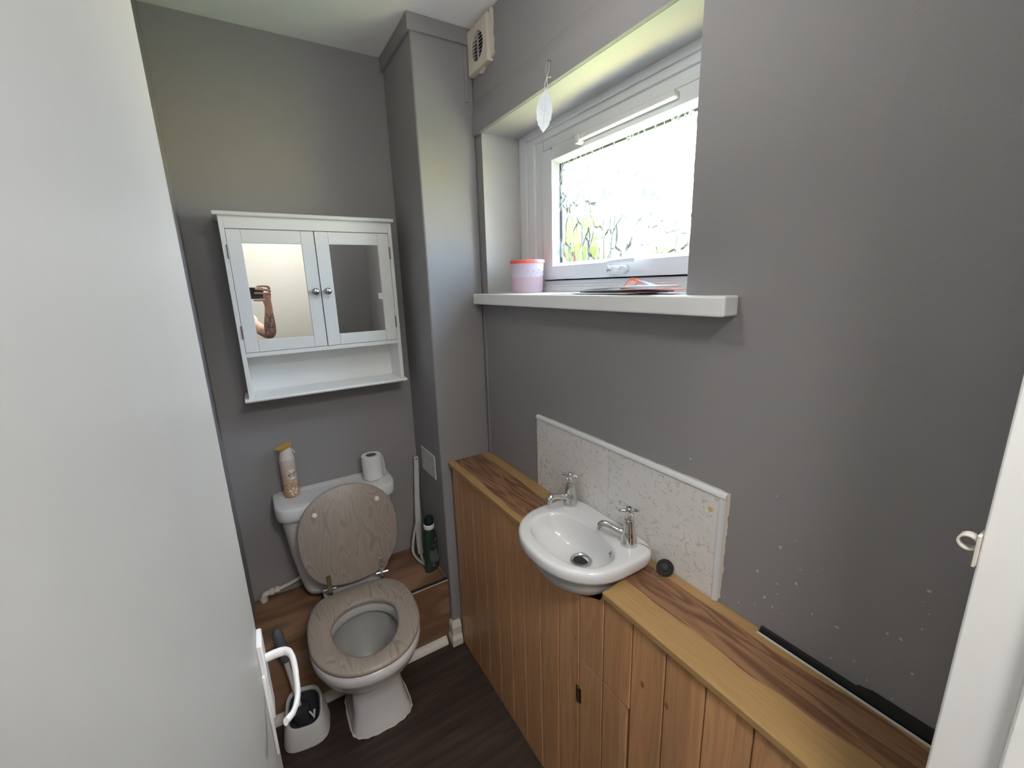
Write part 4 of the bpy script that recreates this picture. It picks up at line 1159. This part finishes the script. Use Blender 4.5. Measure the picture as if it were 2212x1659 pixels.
sheet('letter', 'letter with red print sticking out toward the near end of the sill', 'letter', M['paper_orange'], .050, -1.085, SZ + .0072, .075, .20, -.10, lift=(.003, 0), th=.0012)
sheet('padded_envelope', 'thick white envelope on top of the pile of post on the sill', 'envelope', M['paper'], .032, -1.010, SZ + .0092, .10, .285, -.10, sag=.0025, th=.0042, lift=(.006, 0))
bm = B()
fl_ = V((.085, -.995, SZ + .010)); d1 = V((.35, -.94, 0)).normalized(); 
pp = [fl_ + V((0, .045, 0)), fl_ + V((0, -.075, -.0)), fl_ + V((.018, -.06, .010)), fl_ + V((.022, .025, .030))]
nn = V((-.0012, 0, .0006))
loft(bm, [[p for p in pp], [p + nn for p in pp]])
flr = tag(obj('flyer', bm, M['paper_orange'], loc=fl_, smooth=False), 'orange and navy flyer standing up behind the pile of post', 'flyer', 'post lying on the window sill')
bm = B(); a_, b_, c_, d_ = pp
q1, q2 = a_.lerp(b_, .40), d_.lerp(c_, .38)
loft(bm, [[v + nn * 1.4 for v in (q1, b_, c_, q2)], [v + nn * 1.9 for v in (q1, b_, c_, q2)]]); obj('printed_panel', bm, M['paper_blue'], flr, smooth=False)
bm = B()
for i in range(4):
    s0 = .08 + i * .07
    p0, p1 = a_.lerp(b_, s0), d_.lerp(c_, s0); p0_, p1_ = a_.lerp(b_, s0 + .03), d_.lerp(c_, s0 + .03)
    vs = [p0.lerp(p1, .25), p0_.lerp(p1_, .25), p0_.lerp(p1_, .75), p0.lerp(p1, .75)]
    loft(bm, [[v + nn * 1.4 for v in vs], [v + nn * 1.8 for v in vs]])
obj('print_bars', bm, M['label_white'], flr, smooth=False)

# ------------------------------------------------------------------ photographer in the doorway (seen in the left mirror)
def cp(r, u, w): return CAM + CR * r + CU * u + CW * w
pcx = cp(.045, -.012, -.010)
bm = B()
pol = outline(0, 0, .080, .0385, .0385, 9, 9, 48)
loft(bm, [[cp(.045 + x * k, -.012 + y * k, w) for x, y in pol] for w, k in ((-.0145, .97), (-.0135, 1), (-.0075, 1), (-.0065, .97))])
ph = tag(obj('mobile_phone', bm, M['phone'], loc=pcx), 'dark phone held up sideways by the photographer, reflected in the mirror', 'phone')
FX = -1.035
pers = empty('person', (FX, -2.30, 0.006), 'person in a white t-shirt holding up a phone, tattooed forearm reflected in the cabinet mirror', 'person')
PV = lambda x, y, z: V((x, y, z))
sh_r, el_r = PV(FX + .19, -2.22, 1.355), PV(-.668, -2.00, 1.198)
wr_r = PV(-.655, -1.925, 1.415)
palm = cp(.150, -.045, -.018); kn = cp(.163, -.008, -.008)
ua = sh_r.lerp(el_r, .5)
legs = lambda s: [(PV(FX + .0, -2.30, .93), .13), (PV(FX + s * .09, -2.30, .84), .085), (PV(FX + s * .10, -2.29, .48), .055), (PV(FX + s * .10, -2.31, .12), .038), (PV(FX + s * .10, -2.30, .06), .042), (PV(FX + s * .115, -2.20, .04), .034), (PV(FX + s * .12, -2.15, .034), .025)]
root_v = PV(FX, -2.30, .93)
torso = [(root_v, .13), (PV(FX, -2.30, 1.08), .125), (PV(FX, -2.30, 1.24), .135), (PV(FX, -2.29, 1.36), .095), (PV(FX, -2.28, 1.44), .052), (PV(FX, -2.265, 1.50), .050), (PV(FX, -2.255, 1.56), .075), (PV(FX, -2.255, 1.63), .082), (PV(FX, -2.265, 1.68), .055)]
arm_r = [(PV(FX, -2.29, 1.36), .095), (PV(FX + .12, -2.27, 1.375), .062), (sh_r, .056), (ua, .045), (el_r, .040), (el_r.lerp(wr_r, .22), .043), (el_r.lerp(wr_r, .45), .038), (el_r.lerp(wr_r, .75), .029), (wr_r, .025), (palm, .030), (kn, .024)]
arm_l = [(PV(FX, -2.29, 1.36), .095), (PV(FX - .12, -2.29, 1.375), .062), (PV(FX - .19, -2.30, 1.34), .052), (PV(FX - .24, -2.31, 1.08), .040), (PV(FX - .245, -2.29, .96), .034), (PV(FX - .25, -2.24, .86), .025), (PV(FX - .25, -2.22, .80), .028), (PV(FX - .25, -2.20, .76), .024)]
body_bm = skin([torso, legs(1), legs(-1), arm_r, arm_l], 2)
def finger(ch): return skin([ch], 2)
fr = .0082
fingers = [
    [(cp(.158, .006, -.010), .010), (cp(.166, .020, -.006), .0095), (cp(.150, .036, .001), .009), (cp(.112, .040, .002), .0085), (cp(.078, .037, .000), .0075), (cp(.070, .036, 0), .006)],
    [(cp(.160, -.004, -.012), .010), (cp(.170, .004, .000), .0095), (cp(.150, .012, .006), .009), (cp(.105, .0165, .0045), .0085), (cp(.066, .018, .003), .0075), (cp(.057, .018, .002), .006)],
    [(cp(.160, -.018, -.012), .010), (cp(.170, -.014, .000), .0095), (cp(.150, -.012, .006), .009), (cp(.104, -.009, .0045), .0085), (cp(.062, -.008, .003), .0075), (cp(.053, -.008, .002), .006)],
    [(cp(.154, -.034, -.014), .009), (cp(.158, -.046, -.006), .0085), (cp(.130, -.058, -.004), .008), (cp(.092, -.060, -.006), .0072), (cp(.062, -.059, -.007), .0065), (cp(.055, -.059, -.007), .005)],
    [(cp(.150, -.050, -.024), .013), (cp(.138, -.036, -.030), .0115), (cp(.110, -.022, -.026), .010), (cp(.078, -.014, -.0235), .009), (cp(.068, -.012, -.023), .006)]]
for f_ in fingers: join_bm(body_bm, finger(f_))
# left hand fingers, relaxed
for k in range(4):
    bx = FX - .25; yy = -2.225 + .014 * k
    join_bm(body_bm, finger([(PV(bx, yy, .80), .010), (PV(bx - .004, yy + .006, .755), .0095), (PV(bx + .004, yy + .014, .722), .0085), (PV(bx + .016, yy + .018, .700 + .004 * abs(k - 2)), .006)]))
join_bm(body_bm, finger([(PV(FX - .245, -2.205, .81), .012), (PV(FX - .228, -2.185, .785), .010), (PV(FX - .222, -2.175, .755), .007)]))
# nose and ears grow out of the head surface
join_bm(body_bm, skin([[(PV(FX, -2.190, 1.63), .010), (PV(FX, -2.170, 1.61), .011), (PV(FX, -2.158, 1.592), .012), (PV(FX, -2.175, 1.583), .010)]], 2))
for s in (-1, 1): join_bm(body_bm, skin([[(PV(FX + s * .076, -2.262, 1.63), .010), (PV(FX + s * .084, -2.268, 1.615), .014), (PV(FX + s * .080, -2.262, 1.59), .009)]], 2))
body_o = obj('body', body_bm, M['skin'], pers, weld=False, angle=180)
at_ = body_o.data.attributes.new('tattoo', 'FLOAT', 'POINT')
orgp = origin_of(pers)
axd = (wr_r - el_r); al = axd.length; axd.normalize()
vals = []
for v in body_o.data.vertices:
    p = v.co + orgp; t = (p - el_r).dot(axd) / al; d = ((p - el_r) - axd * (t * al)).length
    vals.append(max(0., min(1., (t + .12) * 8)) * max(0., min(1., (.86 - t) * 8)) if d < .075 else 0.)
at_.data.foreach_set('value', vals)
for s in (-1, 1):
    bm = B(); sph(bm, PV(FX + s * .032, -2.186, 1.625), .012, 14, 8); eye_ = obj('eye', bm, M['eye'], pers)
    bm = B(); sph(bm, PV(FX + s * .032, -2.1765, 1.625), .0055, 10, 6, sy=.6); obj('iris', bm, M['iris'], eye_)
bm = B(); tube(bm, smooth_path([PV(FX - .024, -2.188, 1.560), PV(FX, -2.179, 1.562), PV(FX + .024, -2.188, 1.560)], 4), [.003] * 2 + [.006] * 5 + [.003] * 2, 8); obj('mouth', bm, M['lip'], pers)
bm = B(); sph(bm, PV(FX, -2.272, 1.655), .096, 24, 14, sx=.92, sy=.96, sz=.86)
for v in bm.verts:
    if v.co.y > -2.215 and v.co.z < 1.675: v.co.y = -2.225 - .02
    if v.co.z < 1.59: v.co.z = 1.59
obj('hair', bm, M['hair'], pers)
ts = skin([[(PV(FX, -2.30, .90), .150), (PV(FX, -2.30, 1.08), .142), (PV(FX, -2.30, 1.24), .150), (PV(FX, -2.29, 1.355), .112), (PV(FX, -2.285, 1.415), .075)],
           [(PV(FX, -2.29, 1.355), .112), (PV(FX + .12, -2.27, 1.375), .076), (sh_r, .072), (sh_r.lerp(el_r, .50), .060)],
           [(PV(FX, -2.29, 1.355), .112), (PV(FX - .12, -2.29, 1.375), .076), (PV(FX - .19, -2.30, 1.34), .070), (PV(FX - .225, -2.305, 1.17), .062)]], 2)
obj('t_shirt', ts, M['tshirt'], pers, weld=False, angle=180)
def leg2(s): return [(PV(FX, -2.30, .93), .145), (PV(FX + s * .09, -2.30, .83), .100), (PV(FX + s * .10, -2.29, .48), .072), (PV(FX + s * .10, -2.31, .10), .060)]
obj('trousers', skin([[(PV(FX, -2.30, 1.0), .14), (PV(FX, -2.30, .93), .145)], leg2(1), leg2(-1)], 2), M['jeans'], pers, weld=False, angle=180)

# ------------------------------------------------------------------ garden outside the rippled glass
bm = B(); box(bm, 2.5, 16, -6, 18, -.9, -.8); struct('lawn', bm, M['grass'], smooth=False)
def bush(c, r, h, seed, label):
    rnd = random.Random(seed); bm = B()
    sph(bm, V(c) + V((0, 0, h / 2)), 1, 28, 18, sx=r, sy=r * 1.3, sz=h / 2 * 1.04)
    for v in bm.verts:
        p = v.co - V(c)
        k = 1 + .16 * math.sin(p.x * 5 + seed) * math.sin(p.y * 4.3 + seed * 2) + .10 * math.sin(p.z * 7 + p.y * 6 + seed) + rnd.uniform(-.05, .05)
        v.co = V(c) + V((p.x * k, p.y * k, max(0, (p.z - h / 2) * k + h / 2)))
    return tag(obj('garden_shrub', bm, M['hedge'], loc=c), label, 'shrub', 'shrubs outside the window')
LAB = 'green garden shrub blurred behind the rippled window glass'
bush((6.4, 7.0, -.8), 1.35, 4.0, 1, LAB); bush((6.4, 3.6, -.8), .85, 2.95, 4, LAB); bush((6.6, 11.4, -.8), 1.3, 4.6, 15, LAB)

# ------------------------------------------------------------------ light
P_SKY = 27.0
w = bpy.data.worlds.new('world'); sc.world = w; w.use_nodes = True
nt = w.node_tree; nt.nodes.clear(); g = G(nt)
out = nt.nodes.new('ShaderNodeOutputWorld'); bg = nt.nodes.new('ShaderNodeBackground')
d = g.n('ShaderNodeTexCoord').outputs['Generated']; s = g.sep(d)
sky = g.ramp(g.math('MULTIPLY_ADD', s[2], .5, .5), [(0.0, (.74, .70, .30)), (.40, (.94, .87, .38)), (.488, (.84, .80, .40)), (.502, (.68, .83, 1.0)), (.62, (.56, .76, 1.0)), (1.0, (.34, .56, 1.0))])
# bright hazy cloud near the sun's side of the sky
sd = V((.86, .10, .50)).normalized()
dt = g.n('ShaderNodeVectorMath', operation='DOT_PRODUCT'); g.link(d, dt.inputs[0]); dt.inputs[1].default_value = sd
glow = g.ramp(dt.outputs['Value'], [(.70, 0.0), (.92, .35), (1.0, 1.0)])
colr = g.mix(g.math('MULTIPLY', glow, 1.0), sky, (2.0, 2.15, 2.35))
g.link(colr, bg.inputs[0]); bg.inputs[1].default_value = P_SKY
g.link(bg.outputs[0], out.inputs[0])
# portal helps sampling the sky through the opening (emits nothing itself)
pa_ = bpy.data.lights.new('window_portal', 'AREA'); pa_.shape = 'RECTANGLE'; pa_.size = .66; pa_.size_y = .42
pa_.cycles.is_portal = True
po = bpy.data.objects.new('window_portal', pa_); COL.objects.link(po)
po.location = (.24, -.83, 1.74); po.rotation_euler = (PI / 2, 0, PI / 2)
# unseen corridor lamps, added as fill light through the doorway
def corridor_fill_lamp(c, label, power, col=(1, .985, .97)):
    cl_ = empty('corridor_fill_lamp', V(c) - V((0, 0, .09)), label, 'fill lamp')
    bm = B(); lathe(bm, [(.02, 0), (.11, .006), (.14, .03), (.145, .06), (.13, .085), (.12, .0895)], V(c) - V((0, 0, .09)), 32)
    lm, lnt, lout = new_mat('fill_lamp_diffuser'); lg = G(lnt)
    em = lg.n('ShaderNodeEmission'); em.inputs[0].default_value = (*col, 1); em.inputs[1].default_value = power; lg.link(em.outputs[0], lout.inputs[0])
    obj('diffuser', bm, lm, cl_)
P_CORR, P_CORR2, P_ROOM = 70, 60, 24.0
corridor_fill_lamp((-.42, -2.60, H), 'added fill lamp shaped as a round ceiling fitting in the corridor, further from the doorway', P_CORR)
corridor_fill_lamp((-.72, -2.14, H), 'added fill lamp shaped as a round ceiling fitting in the corridor, just outside the doorway', P_CORR2)
# unseen pendant globe, added to fill the little room with light
pd = empty('fill_pendant', (-.48, -1.12, 2.01), 'added fill light shaped as a white globe pendant in the small grey room', 'pendant lamp')
PC = V((-.48, -1.12, 2.08))
bm = B(); sph(bm, PC, .07, 28, 18)
lm, lnt, lout = new_mat('fill_globe'); lg = G(lnt)
em = lg.n('ShaderNodeEmission'); em.inputs[0].default_value = (1, .985, .97, 1); em.inputs[1].default_value = P_ROOM; lg.link(em.outputs[0], lout.inputs[0])
obj('globe', bm, lm, pd)
bm = B(); lathe(bm, [(.028, .062), (.028, .085), (.012, .10), (.004, .104)], PC, 20); tube(bm, [PC + V((0, 0, .10)), V((PC.x, PC.y, H - .02))], .003, 8); lathe(bm, [(.045, -.022), (.045, -.008), (.04, -.0005)], (PC.x, PC.y, H), 24)
obj('cord_and_rose', bm, M['plastic_white'], pd)

# ------------------------------------------------------------------ camera and view
cam = bpy.data.cameras.new('camera'); co = bpy.data.objects.new('camera', cam); COL.objects.link(co)
cam.sensor_width = 36; cam.lens = 36 * 922.69 / 2212; cam.clip_start = .01; cam.clip_end = 200
mt = Matrix.Identity(4)
for i in range(3):
    mt[i][0] = CR[i]; mt[i][1] = CU[i]; mt[i][2] = -CW[i]; mt[i][3] = CAM[i]
co.matrix_world = mt
sc.camera = co
sc.view_settings.view_transform = 'Standard'; sc.view_settings.look = 'None'
sc.view_settings.exposure = 0.43; sc.view_settings.gamma = 1.0; sc.view_settings.use_curve_mapping = False
cy_ = sc.cycles
cy_.use_denoising = True
try: cy_.denoiser = 'OPENIMAGEDENOISE'
except Exception: pass
cy_.max_bounces = 12; cy_.diffuse_bounces = 6; cy_.glossy_bounces = 6; cy_.transmission_bounces = 8; cy_.transparent_max_bounces = 12
cy_.sample_clamp_indirect = 6.0
cy_.use_adaptive_sampling = True; cy_.adaptive_threshold = 0.015
